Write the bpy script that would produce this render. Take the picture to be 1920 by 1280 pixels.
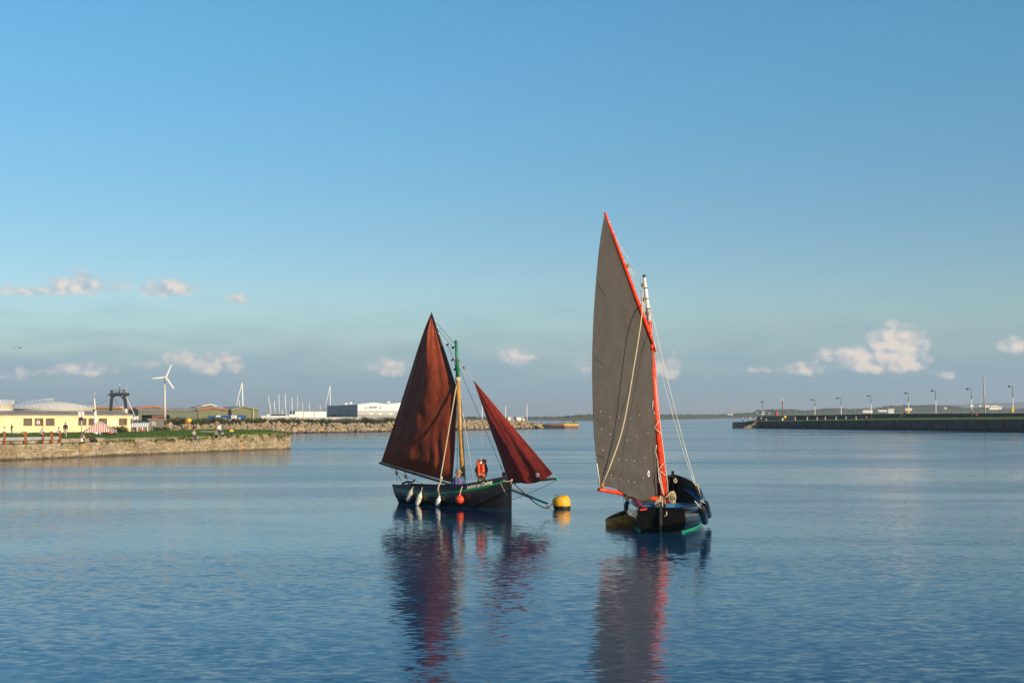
import bpy, bmesh, math, random
from mathutils import Vector, Matrix
R = math.radians
random.seed(7)
scene = bpy.context.scene
for o in list(bpy.data.objects): bpy.data.objects.remove(o)
C = scene.collection

# ------------------------------------------------------------ camera
CAM_H, FPX = 4.2, 2400.0           # eye height above the water, focal length in photo pixels (1920 wide)
HORIZON = 779.0
PITCH = math.atan((HORIZON-640)/FPX)
cd = bpy.data.cameras.new('camera'); cam = bpy.data.objects.new('camera', cd); C.objects.link(cam)
cd.sensor_width = 36; cd.lens = 36*FPX/1920; cd.clip_start = 0.2; cd.clip_end = 60000
cam.location = (0, 0, CAM_H); cam.rotation_euler = (R(90)+PITCH, 0, 0)
scene.camera = cam

def ray(px, py):
    fx, fy = (px-960)/FPX, (640-py)/FPX
    f = Vector((0, math.cos(PITCH), math.sin(PITCH))); u = Vector((0, -math.sin(PITCH), math.cos(PITCH)))
    return Vector((fx, 0, 0)) + u*fy + f
def W(px, py, d):                   # point of the photo at distance d in front of the camera
    r = ray(px, py); return Vector((0, 0, CAM_H)) + r*(d/r.y)
def G(px, py, z=0.0):               # point of the photo lying on the level z
    r = ray(px, py); t = (z-CAM_H)/r.z
    return Vector((0, 0, CAM_H)) + r*t
def pdepth(px, p0, d):              # distance at which a vertical plane through p0 along d crosses photo column px
    k = (px-960)/FPX
    t = (k*p0[1]-p0[0])/(d[0]-k*d[1])
    return p0[1]+d[1]*t

# ------------------------------------------------------------ sun, sky, exposure
SUN_AZ, SUN_EL = 46.0, 17.0         # degrees right of straight behind the camera, elevation
sdir = Vector((math.sin(R(SUN_AZ))*math.cos(R(SUN_EL)), -math.cos(R(SUN_AZ))*math.cos(R(SUN_EL)), math.sin(R(SUN_EL))))
sl = bpy.data.lights.new('sun', 'SUN'); sl.energy = 5.0; sl.angle = R(0.53); sl.color = (1.0, 0.78, 0.52)
so = bpy.data.objects.new('sun', sl); C.objects.link(so)
so.rotation_euler = sdir.to_track_quat('Z', 'Y').to_euler(); so.location = (60, -50, 60)
vs = scene.view_settings
vs.view_transform = 'Standard'; vs.look = 'None'; vs.gamma = 1; vs.exposure = 0.2; vs.use_curve_mapping = False
SKY_STRENGTH = 0.115
HAZE = 1.3e-4
SKY_SAT, SKY_LOW, SKY_HIGH = 1.15, (.88, .865, .855, 1), (.96, 1.26, 1.14, 1)
CLOUD_CUT, CLOUD_LIT, CLOUD_DARK, BANK = 0.51, (.74, .66, .59), (.37, .44, .51), (.215, .345, .455)

class NT:
    """short-hand for building node trees"""
    def __init__(s, tree): s.t = tree; s.n = tree.nodes; s.l = tree.links
    def node(s, typ, ins=None, **kw):
        n = s.n.new(typ)
        for k, v in kw.items(): setattr(n, k, v)
        if ins:
            for k, v in ins.items(): s.put(n.inputs[k], v)
        return n
    def put(s, sock, v):
        if isinstance(v, bpy.types.NodeSocket): s.l.new(v, sock)
        else: sock.default_value = v
    def m(s, op, a, b=None, c=None, clamp=False):
        n = s.n.new('ShaderNodeMath'); n.operation = op; n.use_clamp = clamp
        for i, v in enumerate((a, b, c)):
            if v is not None: s.put(n.inputs[i], v)
        return n.outputs[0]
    def vm(s, op, a, b=None, scale=None):
        n = s.n.new('ShaderNodeVectorMath'); n.operation = op
        s.put(n.inputs[0], a)
        if b is not None: s.put(n.inputs[1], b)
        if scale is not None: s.put(n.inputs['Scale'], scale)
        return n.outputs[0]
    def noise(s, vec, scale, detail=4, rough=0.5, out='Fac', dist=0.0):
        n = s.node('ShaderNodeTexNoise', {'Scale': scale, 'Detail': detail, 'Roughness': rough, 'Distortion': dist})
        if vec is not None: s.l.new(vec, n.inputs['Vector'])
        return n.outputs[out]
    def noise2(s, vec, scale, detail=4, rough=0.5):
        n = s.node('ShaderNodeTexNoise', {'Scale': scale, 'Detail': detail, 'Roughness': rough}, noise_dimensions='2D')
        s.l.new(vec, n.inputs['Vector']); return n.outputs[0]
    def mix(s, f, a, b, blend='MIX'):
        n = s.n.new('ShaderNodeMix'); n.data_type = 'RGBA'; n.blend_type = blend
        s.put(n.inputs[0], f); s.put(n.inputs[6], a); s.put(n.inputs[7], b)
        return n.outputs[2]
    def ss(s, x, a, b, lo=0.0, hi=1.0):
        n = s.n.new('ShaderNodeMapRange'); n.interpolation_type = 'SMOOTHSTEP'
        s.put(n.inputs[0], x)
        for i, v in enumerate((a, b, lo, hi)): s.put(n.inputs[i+1], v)
        return n.outputs[0]
    def xyz(s, x, y, z):
        n = s.n.new('ShaderNodeCombineXYZ')
        for i, v in enumerate((x, y, z)): s.put(n.inputs[i], v)
        return n.outputs[0]

world = bpy.data.worlds.new('World'); scene.world = world; world.use_nodes = True
world.cycles.sampling_method = 'MANUAL'; world.cycles.sample_map_resolution = 256
wt = NT(world.node_tree); wt.n.clear()
sky = wt.node('ShaderNodeTexSky', sky_type='NISHITA', sun_disc=False)
sky.sun_elevation = R(SUN_EL); sky.sun_rotation = math.atan2(sdir.x, sdir.y)
sky.altitude = 0; sky.air_density = 1.0; sky.dust_density = 0.3; sky.ozone_density = 3.0
def build_sky():
    t = wt; k = 1.0/SKY_STRENGTH
    tc = t.node('ShaderNodeTexCoord').outputs['Generated']
    sep = t.node('ShaderNodeSeparateXYZ', {0: tc})
    az = t.m('ARCTAN2', sep.outputs[0], sep.outputs[1])
    el = t.m('ARCSINE', sep.outputs[2])
    hs = t.node('ShaderNodeHueSaturation', {'Saturation': SKY_SAT, 'Value': 1.0, 'Color': sky.outputs[0]})
    clear = t.mix(1.0, hs.outputs[0], t.mix(t.ss(el, .06, .36), SKY_LOW, SKY_HIGH), 'MULTIPLY')
    def puffs(q):
        vo = t.node('ShaderNodeTexVoronoi', {'Scale': 85.0, 'Vector': q}, feature='F1', voronoi_dimensions='2D')
        v2 = t.node('ShaderNodeTexVoronoi', {'Scale': 210.0, 'Vector': q}, feature='F1', voronoi_dimensions='2D')
        inv = t.m('SUBTRACT', 1.0, t.m('ADD', t.m('MULTIPLY', vo.outputs['Distance'], .75), t.m('MULTIPLY', v2.outputs['Distance'], .3)))
        return t.m('ADD', t.m('MULTIPLY', t.noise2(q, 48, 6, 0.56), 0.62), t.m('MULTIPLY', inv, 0.42))
    def layer(in_view):
        """low sky with its cumulus; in_view: the clouds of the photograph, else the same sort scattered round the horizon"""
        p = t.xyz(az, t.m('MULTIPLY', el, 1.25), 0.37 if in_view else 3.1)
        warp = t.vm('SCALE', t.vm('SUBTRACT', t.noise(p, 60, 2, 0.5, 'Color'), (0.5, 0.5, 0.5)), scale=0.012)
        p2 = t.vm('ADD', p, warp)
        n0 = puffs(p2); n1 = puffs(t.vm('ADD', p2, (0.0050, 0.0042, 0.0)))
        if in_view:
            spec = [(1682, 662, 62, 64, 1.9), (1655, 680, 95, 36, 1.7), (1606, 674, 50, 36, 1.3), (1510, 694, 44, 20, 0.85), (1425, 694, 22, 11, .55), (1552, 668, 26, 22, .5), (1770, 704, 30, 14, .42),
                (1905, 652, 34, 24, .75), (1250, 692, 42, 34, .8), (1098, 688, 28, 24, .68), (976, 672, 44, 26, .82),
                (733, 694, 42, 26, .8), (408, 686, 54, 30, 1.1), (334, 674, 34, 24, 1.0), (275, 684, 28, 14, .6), (145, 696, 76, 18, .85), (30, 706, 34, 16, .72),
                (150, 540, 92, 26, .78), (152, 524, 28, 26, .72), (308, 545, 84, 26, .82), (45, 546, 70, 16, .62), (458, 564, 36, 16, .38)]
            M = None
            for (cx, cy, a, b, w) in spec:         # photo x, y, half width, half height, weight
                r = ray(cx, cy).normalized()
                a0, e0 = math.atan2(r.x, r.y), math.asin(r.z)
                dx = t.m('MULTIPLY', t.m('SUBTRACT', az, a0), FPX/a)
                dy = t.m('MULTIPLY', t.m('SUBTRACT', el, e0), FPX/b)
                dy = t.m('MAXIMUM', dy, t.m('MULTIPLY', dy, -1.6))          # flatter undersides
                ln = t.n.new('ShaderNodeVectorMath'); ln.operation = 'LENGTH'; t.l.new(t.xyz(dx, dy, 0.0), ln.inputs[0])
                e = t.m('MULTIPLY_ADD', ln.outputs['Value'], -w, w)
                M = e if M is None else t.m('MAXIMUM', M, e)
        else:
            q = t.xyz(az, t.m('MULTIPLY', el, 2.2), 0)
            gen = t.m('MULTIPLY', t.m('SUBTRACT', t.noise2(q, 9, 2, 0.5), 0.50), 4.5)
            belt = t.m('MULTIPLY', t.ss(el, 0.010, 0.030), t.ss(el, 0.12, 0.075))
            M = t.m('SUBTRACT', t.m('MULTIPLY', gen, belt), t.m('SUBTRACT', 1.0, belt))
        dens = t.m('ADD', t.m('MULTIPLY', M, 1.2), t.m('MULTIPLY', t.m('SUBTRACT', n0, CLOUD_CUT), 1.55))
        alpha = t.ss(dens, 0.06, 0.50)
        lit = t.m('ADD', 0.66, t.m('MULTIPLY', t.m('SUBTRACT', n0, n1), 2.6), clamp=True)
        core = t.ss(dens, 0.15, 1.15)
        lit = t.m('MULTIPLY', lit, t.m('ADD', 0.55, t.m('MULTIPLY', core, 0.6)), clamp=True)
        ccol = t.mix(lit, tuple(c*k for c in CLOUD_DARK)+(1,), tuple(c*k for c in CLOUD_LIT)+(1,))
        # soft grey-blue bank of far cloud low on the horizon
        bn = t.noise2(t.xyz(az, t.m('MULTIPLY', el, 5.0), 0), 14, 3, 0.5)
        top = t.m('ADD', 0.058, t.m('MULTIPLY', t.m('SUBTRACT', bn, 0.5), 0.035))
        bank = t.ss(t.m('SUBTRACT', top, el), -0.045, 0.04, 0.0, 0.88)
        base = t.mix(bank, clear, tuple(c*k for c in BANK)+(1,))
        col = t.mix(t.m('MULTIPLY', alpha, t.m('MULTIPLY_ADD', core, 0.40, 0.52)), base, ccol)
        return t.node('ShaderNodeBackground', {'Color': col, 'Strength': SKY_STRENGTH}).outputs[0]
    plain = t.node('ShaderNodeBackground', {'Color': clear, 'Strength': SKY_STRENGTH}).outputs[0]
    inside = t.m('LESS_THAN', t.m('ABSOLUTE', az), R(25))
    low = t.node('ShaderNodeMixShader', {0: inside}); t.l.new(layer(False), low.inputs[1]); t.l.new(layer(True), low.inputs[2])
    band = t.m('MULTIPLY', t.m('LESS_THAN', el, 0.135), t.m('GREATER_THAN', el, -0.02))
    allsky = t.node('ShaderNodeMixShader', {0: band}); t.l.new(plain, allsky.inputs[1]); t.l.new(low.outputs[0], allsky.inputs[2])
    out = t.node('ShaderNodeOutputWorld'); t.l.new(allsky.outputs[0], out.inputs['Surface'])
build_sky()
scene.render.engine = 'CYCLES'

# ------------------------------------------------------------ materials
MATS = {}
def mat(name, col, rough=0.6, metal=0.0, vary=0.18, vscale=3.0, bump=0.0, bscale=20.0, spec=0.5, trans=None, per=0.0, coat=0.0):
    """plain painted / natural surface with uneven colour and fine relief"""
    if name in MATS: return MATS[name]
    m = bpy.data.materials.new(name); m.use_nodes = True; t = NT(m.node_tree); t.n.clear()
    tc = t.node('ShaderNodeTexCoord').outputs['Object']
    lo = tuple(c*(1-vary) for c in col)+(1,); hi = tuple(min(1, c*(1+vary)) for c in col)+(1,)
    f = t.ss(t.noise(tc, vscale, 6, 0.6), 0.3, 0.7)
    c = t.mix(f, lo, hi)
    if per:
        oi = t.node('ShaderNodeObjectInfo').outputs['Random']; ri = t.node('ShaderNodeNewGeometry').outputs['Random Per Island']
        rr = t.m('FRACT', t.m('ADD', oi, ri))
        hs = t.node('ShaderNodeHueSaturation', {'Hue': t.m('ADD', 0.5, t.m('MULTIPLY', t.m('SUBTRACT', t.m('FRACT', t.m('MULTIPLY', rr, 7.3)), .5), .05*per)),
             'Saturation': t.m('ADD', 1-.4*per, t.m('MULTIPLY', t.m('FRACT', t.m('MULTIPLY', rr, 3.7)), .8*per)),
             'Value': t.m('ADD', 1-.5*per, t.m('MULTIPLY', rr, per)), 'Color': c})
        c = hs.outputs[0]
    b = t.node('ShaderNodeBsdfPrincipled', {'Base Color': c, 'Roughness': rough, 'Metallic': metal, 'Specular IOR Level': spec, 'Coat Weight': coat})
    if bump:
        bn = t.node('ShaderNodeBump', {'Strength': bump, 'Distance': 0.02, 'Height': t.noise(tc, bscale, 5, 0.6)})
        t.l.new(bn.outputs[0], b.inputs['Normal'])
    out = t.node('ShaderNodeOutputMaterial'); sh = b.outputs[0]
    if trans:
        tr = t.node('ShaderNodeBsdfTranslucent', {'Color': c})
        mx = t.node('ShaderNodeMixShader', {0: trans}); t.l.new(sh, mx.inputs[1]); t.l.new(tr.outputs[0], mx.inputs[2]); sh = mx.outputs[0]
    t.l.new(sh, out.inputs['Surface'])
    MATS[name] = m; return m

def water_mat():
    m = bpy.data.materials.new('water'); m.use_nodes = True; t = NT(m.node_tree); t.n.clear()
    pos = t.node('ShaderNodeNewGeometry').outputs['Position']
    mp = t.node('ShaderNodeMapping', {'Vector': pos, 'Scale': (0.72, 1.45, 1.0), 'Rotation': (0, 0, R(12))}).outputs[0]
    mp2 = t.node('ShaderNodeMapping', {'Vector': pos, 'Scale': (0.6, 1.35, 1.0), 'Rotation': (0, 0, R(-18))}).outputs[0]
    def slope(v, sc, det, amp, off):
        n = t.noise(t.vm('ADD', v, off), sc, det, 0.55, 'Color', 0.3)
        return t.vm('SCALE', t.vm('SUBTRACT', n, (0.5, 0.5, 0.5)), scale=amp)
    s = t.vm('ADD', slope(mp, 5.5, 2, 0.25, (0, 0, 0)), slope(mp2, 2.4, 2, 0.11, (31, 7, 0)))
    s = t.vm('ADD', s, slope(mp, 0.5, 1, 0.03, (3, 71, 5)))
    # cat's paws: ruffled and calm patches
    pm = t.node('ShaderNodeMapping', {'Vector': pos, 'Scale': (0.017, 0.06, 1.0), 'Rotation': (0, 0, R(6))}).outputs[0]
    pn = t.noise(pm, 1.0, 5, 0.6, dist=0.8)
    far = t.node('ShaderNodeMapping', {'Vector': pos, 'Scale': (0.0012, 0.010, 1.0)}).outputs[0]
    fn = t.noise(far, 1.0, 4, 0.6)
    amp = t.m('MULTIPLY', t.ss(pn, 0.38, 0.64, 0.38, 1.35), t.ss(fn, 0.35, 0.65, 0.75, 1.25))
    # sheltered basin near the quay: clear ripples; open water beyond: finer wind ruffle, too small to model
    ln = t.n.new('ShaderNodeVectorMath'); ln.operation = 'LENGTH'; t.l.new(pos, ln.inputs[0]); off = ln.outputs['Value']
    s = t.vm('SCALE', s, scale=amp)
    s = t.vm('MULTIPLY', s, (1, 1, 0))
    nrm = t.vm('NORMALIZE', t.vm('ADD', s, (0, 0, 1)))
    col = t.mix(t.ss(pn, 0.35, 0.65), (0.003, 0.058, 0.130, 1), (0.002, 0.042, 0.105, 1))
    b = t.node('ShaderNodeBsdfPrincipled', {'Base Color': col, 'Roughness': t.m('MULTIPLY_ADD', t.m('MULTIPLY', t.ss(pn, 0.36, 0.66, 0.05, 0.155), t.ss(fn, .35, .65, .8, 1.2)), t.ss(off, 45, 120, .7, 1.0), .03), 'IOR': 1.333, 'Specular Tint': (.80, .96, 1.0, 1), 'Normal': nrm})
    out = t.node('ShaderNodeOutputMaterial'); t.l.new(b.outputs[0], out.inputs['Surface'])
    return m

# ------------------------------------------------------------ object helpers
ROOTM = {}
def thing(name, label, cat, loc=(0, 0, 0), rotz=0.0, group=None):
    o = bpy.data.objects.new(name, None); C.objects.link(o); o.empty_display_size = 0.2
    o.location = loc; o.rotation_euler = (0, 0, rotz)
    ROOTM[o.name] = (Matrix.Translation(Vector(loc)) @ Matrix.Rotation(rotz, 4, 'Z')).inverted()
    o['label'] = label; o['category'] = cat
    if group: o['group'] = group
    return o
def tag(o, label, cat, group=None):
    o['label'] = label; o['category'] = cat
    if group: o['group'] = group
    return o
def structure(o): o['kind'] = 'structure'; return o

class MB:
    """collects shapes for one mesh object"""
    def __init__(s): s.v = []; s.f = []; s.sm = []; s.mi = []; s.cur = 0
    def add(s, vs, fs, smooth=False):
        o = len(s.v); s.v += [Vector(v) for v in vs]
        for f in fs: s.f.append([i+o for i in f]); s.sm.append(smooth); s.mi.append(s.cur)
        return s
    def box(s, c, size, rot=None):
        c = Vector(c); hx, hy, hz = (k/2 for k in size)
        vs = [Vector((x, y, z)) for x in (-hx, hx) for y in (-hy, hy) for z in (-hz, hz)]
        if rot is not None: vs = [rot @ v for v in vs]
        return s.add([v+c for v in vs], [(0,1,3,2),(4,6,7,5),(0,4,5,1),(2,3,7,6),(0,2,6,4),(1,5,7,3)])
    def beam(s, a, b, w, h=None, up=(0, 0, 1)):
        a, b = Vector(a), Vector(b); h = h or w; d = (b-a); L = d.length
        if L < 1e-6: return s
        z = d.normalized(); u = Vector(up)
        if abs(z.dot(u)) > .98: u = Vector((0, 1, 0))
        x = u.cross(z).normalized(); y = z.cross(x)
        rot = Matrix((x, y, z)).transposed()
        return s.box((a+b)/2, (w, h, L), rot)
    def tube(s, pts, r, n=8, cap=True, smooth=True):
        pts = [Vector(p) for p in pts]; k = len(pts)
        rs = r if isinstance(r, (list, tuple)) else [r]*k
        vs, fs = [], []; ref = None
        for i, p in enumerate(pts):
            t = (pts[min(i+1, k-1)]-pts[max(i-1, 0)])
            t = t.normalized() if t.length > 1e-9 else Vector((0, 0, 1))
            if ref is None:
                a = Vector((0, 0, 1)) if abs(t.z) < .9 else Vector((1, 0, 0))
                ref = (a - t*a.dot(t)).normalized()
            else:
                ref = (ref - t*ref.dot(t)); ref = ref.normalized() if ref.length > 1e-6 else Vector((1, 0, 0))
            b = t.cross(ref)
            for j in range(n):
                an = 2*math.pi*j/n; vs.append(p+(ref*math.cos(an)+b*math.sin(an))*rs[i])
        for i in range(k-1):
            for j in range(n):
                fs.append((i*n+j, i*n+(j+1) % n, (i+1)*n+(j+1) % n, (i+1)*n+j))
        s.add(vs, fs, smooth)
        if cap:
            o = len(s.v)-len(vs)
            s.f.append([o+j for j in range(n)][::-1]); s.sm.append(False); s.mi.append(s.cur)
            s.f.append([o+(k-1)*n+j for j in range(n)]); s.sm.append(False); s.mi.append(s.cur)
        return s
    def lathe(s, prof, c, axis=(0, 0, 1), n=16, smooth=True):
        c = Vector(c); z = Vector(axis).normalized()
        pts = [c+z*h for (r, h) in prof]; vs, fs = [], []
        a = Vector((1, 0, 0)) if abs(z.x) < .9 else Vector((0, 1, 0))
        x = (a-z*a.dot(z)).normalized(); y = z.cross(x)
        for (r, h), p in zip(prof, pts):
            for j in range(n):
                an = 2*math.pi*j/n; vs.append(p+(x*math.cos(an)+y*math.sin(an))*max(r, 1e-4))
        for i in range(len(prof)-1):
            for j in range(n): fs.append((i*n+j, i*n+(j+1) % n, (i+1)*n+(j+1) % n, (i+1)*n+j))
        return s.add(vs, fs, smooth)
    def ell(s, c, r, nu=10, nv=7, rot=None):
        c = Vector(c); r = (r, r, r) if not isinstance(r, (tuple, list)) else r; vs, fs = [], []
        for i in range(nv+1):
            th = math.pi*i/nv
            for j in range(nu):
                ph = 2*math.pi*j/nu
                v = Vector((r[0]*math.sin(th)*math.cos(ph), r[1]*math.sin(th)*math.sin(ph), r[2]*math.cos(th)))
                vs.append(c+(rot @ v if rot is not None else v))
        for i in range(nv):
            for j in range(nu): fs.append((i*nu+j, (i+1)*nu+j, (i+1)*nu+(j+1) % nu, i*nu+(j+1) % nu))
        return s.add(vs, fs, True)
    def prism(s, poly, ext):
        p = [Vector(q) for q in poly]; e = Vector(ext); n = len(p)
        fs = [list(range(n))[::-1], [n+i for i in range(n)]]+[(i, (i+1) % n, n+(i+1) % n, n+i) for i in range(n)]
        return s.add(p+[q+e for q in p], fs)
    def poly(s, pts): return s.add(pts, [list(range(len(pts)))])
    def grid(s, fn, nu, nv, smooth=True, closed=False):
        vs = [fn(i/nu, j/nv) for j in range(nv+1) for i in range(nu+1)]
        w = nu+1
        return s.add(vs, [(j*w+i, j*w+i+1, (j+1)*w+i+1, (j+1)*w+i) for j in range(nv) for i in range(nu)], smooth)
    def build(s, name, material, parent=None, local=False, label=None, bevel=0.0, solid=0.0):
        me = bpy.data.meshes.new(name)
        vs = s.v
        if parent is not None:
            M = ROOTM[parent.name]
            if not local: vs = [M @ v for v in vs]
        me.from_pydata([tuple(v) for v in vs], [], s.f)
        me.polygons.foreach_set('use_smooth', s.sm)
        for mm in (material if isinstance(material, (list, tuple)) else [material]): me.materials.append(mm)
        if isinstance(material, (list, tuple)): me.polygons.foreach_set('material_index', s.mi)
        bm = bmesh.new(); bm.from_mesh(me); bmesh.ops.recalc_face_normals(bm, faces=bm.faces); bm.to_mesh(me); bm.free()
        o = bpy.data.objects.new(name, me); C.objects.link(o)
        if parent is not None: o.parent = parent; ROOTM[o.name] = ROOTM[parent.name]
        if bevel:
            b = o.modifiers.new('bevel', 'BEVEL'); b.width = bevel; b.segments = 2; b.limit_method = 'ANGLE'
        if solid:
            b = o.modifiers.new('thickness', 'SOLIDIFY'); b.thickness = solid; b.offset = 0
        if label: o['label'] = label
        return o
def put(mesh_name_src, name, parent, loc, rot=(0, 0, 0), scale=(1, 1, 1)):
    """another piece sharing the mesh of mesh_name_src (world location; parent without rotation)"""
    o = bpy.data.objects.new(name, mesh_name_src); C.objects.link(o)
    if parent is not None:
        o.parent = parent; loc = ROOTM[parent.name] @ Vector(loc); ROOTM[o.name] = ROOTM[parent.name]
    o.location = loc; o.rotation_euler = rot; o.scale = scale
    return o
def lerp(a, b, t): return a+(b-a)*t
def pl(pts, t):
    """point at fraction t of a polyline of (key, value...) rows, by key 0..1 even"""
    n = len(pts)-1; x = min(max(t, 0), 1)*n; i = min(int(x), n-1); f = x-i
    a, b = pts[i], pts[i+1]
    return a+(b-a)*f
def interp(x, tab):
    if x <= tab[0][0]: return tab[0][1]
    for (a, va), (b, vb) in zip(tab, tab[1:]):
        if x <= b: return va+(vb-va)*(x-a)/(b-a)
    return tab[-1][1]
def cr(pts, t):
    """Catmull-Rom through points"""
    n = len(pts)-1; x = min(max(t, 0), 1)*n; i = min(int(x), n-1); f = x-i
    p1, p2 = pts[i], pts[i+1]; p0 = pts[i-1] if i else p1*2-p2; p3 = pts[i+2] if i+2 <= n else p2*2-p1
    return (p1*2+(p2-p0)*f+(p0*2-p1*5+p2*4-p3)*f*f+(p1*3-p0-p2*3+p3)*f*f*f)*0.5
def sag(a, b, s, n=12):
    a, b = Vector(a), Vector(b)
    return [lerp(a, b, i/n)-Vector((0, 0, s*4*(i/n)*(1-i/n))) for i in range(n+1)]
from mathutils import noise as mnoise
def nz(x, y, z=0.0): return mnoise.noise(Vector((x, y, z)))
# ------------------------------------------------------------ water, left land, stone quay, breakwater, far shore, right pier
WATER = water_mat()
m = MB(); m.poly([(-14000, -600, 0), (14000, -600, 0), (14000, 14000, 0), (-14000, 14000, 0)])
wat = structure(m.build('water', WATER))

GZ = 1.8
M_ground = mat('packed_gravel', (0.20, 0.18, 0.15), .9, vary=.3, vscale=.6, bump=.4)
def grass_mat(name, a, b):
    m = bpy.data.materials.new(name); m.use_nodes = True; t = NT(m.node_tree); t.n.clear()
    pos = t.node('ShaderNodeNewGeometry').outputs['Position']
    f = t.m('ADD', t.m('MULTIPLY', t.noise(pos, .35, 5, .6), .6), t.m('MULTIPLY', t.noise(pos, 4, 4, .7), .4))
    c = t.mix(t.ss(f, .38, .62), a+(1,), b+(1,))
    worn = t.ss(t.noise(pos, .12, 4, .6), .60, .72)
    c = t.mix(t.m('MULTIPLY', worn, .45), c, (0.17, 0.15, 0.06, 1))
    bs = t.node('ShaderNodeBsdfPrincipled', {'Base Color': c, 'Roughness': .85, 'Specular IOR Level': .15})
    bn = t.node('ShaderNodeBump', {'Strength': .6, 'Distance': .05, 'Height': t.noise(pos, 9, 4, .7)}); t.l.new(bn.outputs[0], bs.inputs['Normal'])
    o = t.node('ShaderNodeOutputMaterial'); t.l.new(bs.outputs[0], o.inputs[0]); return m
M_grass = grass_mat('grass', (0.055, 0.105, 0.012), (0.105, 0.165, 0.022))
M_pgrass = grass_mat('pier_grass', (0.10, 0.145, 0.02), (0.18, 0.20, 0.045))
M_rope = mat('rope', (0.55, 0.46, 0.30), .8, vary=.25, vscale=30)
M_rope_dark = mat('dark_rope', (0.09, 0.08, 0.07), .8)
M_rope_white = mat('white_rope', (0.72, 0.68, 0.58), .8)
M_white = mat('white_paint', (0.78, 0.77, 0.74), .45, vary=.06)
M_steel = mat('galvanised_steel', (0.50, 0.52, 0.53), .45, .6, vary=.15)
M_glass = mat('dark_glass', (0.03, 0.035, 0.04), .08, vary=.3)
M_black = mat('black_paint', (0.016, 0.016, 0.017), .4, vary=.4)
M_dark = mat('dark_metal', (0.035, 0.037, 0.04), .5, vary=.3)

# wall line in plan
Q0, Q1 = G(0, 863), G(545, 841)
qd = (Q1-Q0).normalized(); qn = Vector((qd.y, -qd.x, 0))          # along the quay, and outwards over the water
QS = Q0-qd*7.0; QLEN = (Q1-QS).length
def wtop(px): return interp(px, [(-50, 1.55), (0, 1.55), (160, 1.5), (187, 1.55), (240, 1.62), (400, 1.82), (545, 2.0)])
def pxof(P): return 960+FPX*P.x/(P.y*math.cos(PITCH)+(P.z-CAM_H)*math.sin(PITCH))
def pyof(P):
    d = P.y*math.cos(PITCH)+(P.z-CAM_H)*math.sin(PITCH); u = -P.y*math.sin(PITCH)+(P.z-CAM_H)*math.cos(PITCH)
    return 640-FPX*u/d
# breakwater line (foot of the rocks)
RB = [G(548, 812.3), G(640, 810.6), G(745, 808.6), G(870, 805.9), G(1002, 803.4)]
rdir = (RB[0]-RB[2]).normalized()
RB = [RB[0]+rdir*62, RB[0]+rdir*40]+RB
def rtop(px): return interp(px, [(300, 2.2), (548, 2.4), (640, 2.1), (745, 2.0), (830, 2.5), (900, 3.0), (960, 2.7), (1002, 2.2)])
RT = []
for i, p in enumerate(RB):
    RT.append(Vector((p.x-2.2, p.y+5.2, rtop(pxof(p)))))
lawn_back = [G(541, 811.2, GZ), G(520, 808.0, GZ), G(500, 806.2, GZ), G(400, 805.2, GZ), G(330, 806.6, GZ)]
inner = -qn*0.55
ground_poly = [QS+inner, Q1+inner-qd*0.5]+lawn_back+[RT[0]+Vector((-4, 2, 0))]+[p+Vector((-.6, 2.0, 0)) for p in RT[1:]]+[RT[-1]+Vector((4, 40, 0)), Vector((-62, 1300, 0)), Vector((-760, 1300, 0)), Vector((-760, 150, 0)), Vector((-120, 95, 0))]
m = MB(); m.prism([(p.x, p.y, -0.6) for p in ground_poly], (0, 0, GZ+.6))
gr = structure(m.build('quayside_ground', M_ground))
# lawn, gently uneven
edge_f = [Q0+qd*(QLEN*t)+inner*1.3-qd*7 for t in (0.06, 0.3, 0.55, 0.8, 0.985)]
def lawn_pt(u, v):
    a = pl(edge_f, u); b = pl([G(-40, 813, GZ), G(120, 812, GZ), G(245, 808.6, GZ), G(330, 807, GZ), G(400, 805.6, GZ), G(500, 806.6, GZ), G(538, 811.2, GZ)], u)
    p = lerp(a, b, v); e = min(v, 1-v, u, 1-u)
    wz = wtop(pxof(a))+.03
    z = lerp(max(wz, GZ), GZ+.06, min(1, v*3))+.03+0.10*nz(p.x*.25, p.y*.25)*min(1, e*8)+.05
    return Vector((p.x, p.y, z))
m = MB(); m.grid(lawn_pt, 60, 16)
m.grid(lambda u, v: lawn_pt(u, 0)-Vector((0, 0, .5*v))-inner*.25*v, 60, 1)
structure(m.build('lawn', M_grass))
# grass tufts over the lawn
M_blade = mat('grass_blades', (0.085, 0.145, 0.020), .8, vary=.4, vscale=.5, trans=.3, per=.5)
m = MB()
for k in range(15000):
    u, v = random.random(), random.random()**1.4
    p = lawn_pt(u, v); h = random.uniform(.03, .10)*(1.8 if v < .04 and u > .45 else 1); a = random.uniform(0, 6.3); w = random.uniform(.03, .08)
    d = Vector((math.cos(a), math.sin(a), 0))*w
    m.add([p-d, p+d, p+Vector((random.uniform(-.06, .06), random.uniform(-.06, .06), h))], [(0, 1, 2)])
g = m.build('grass_tufts', M_blade); tag(g, 'short uneven grass tufts growing on the quayside lawn', 'grass'); g['kind'] = 'stuff'

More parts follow.
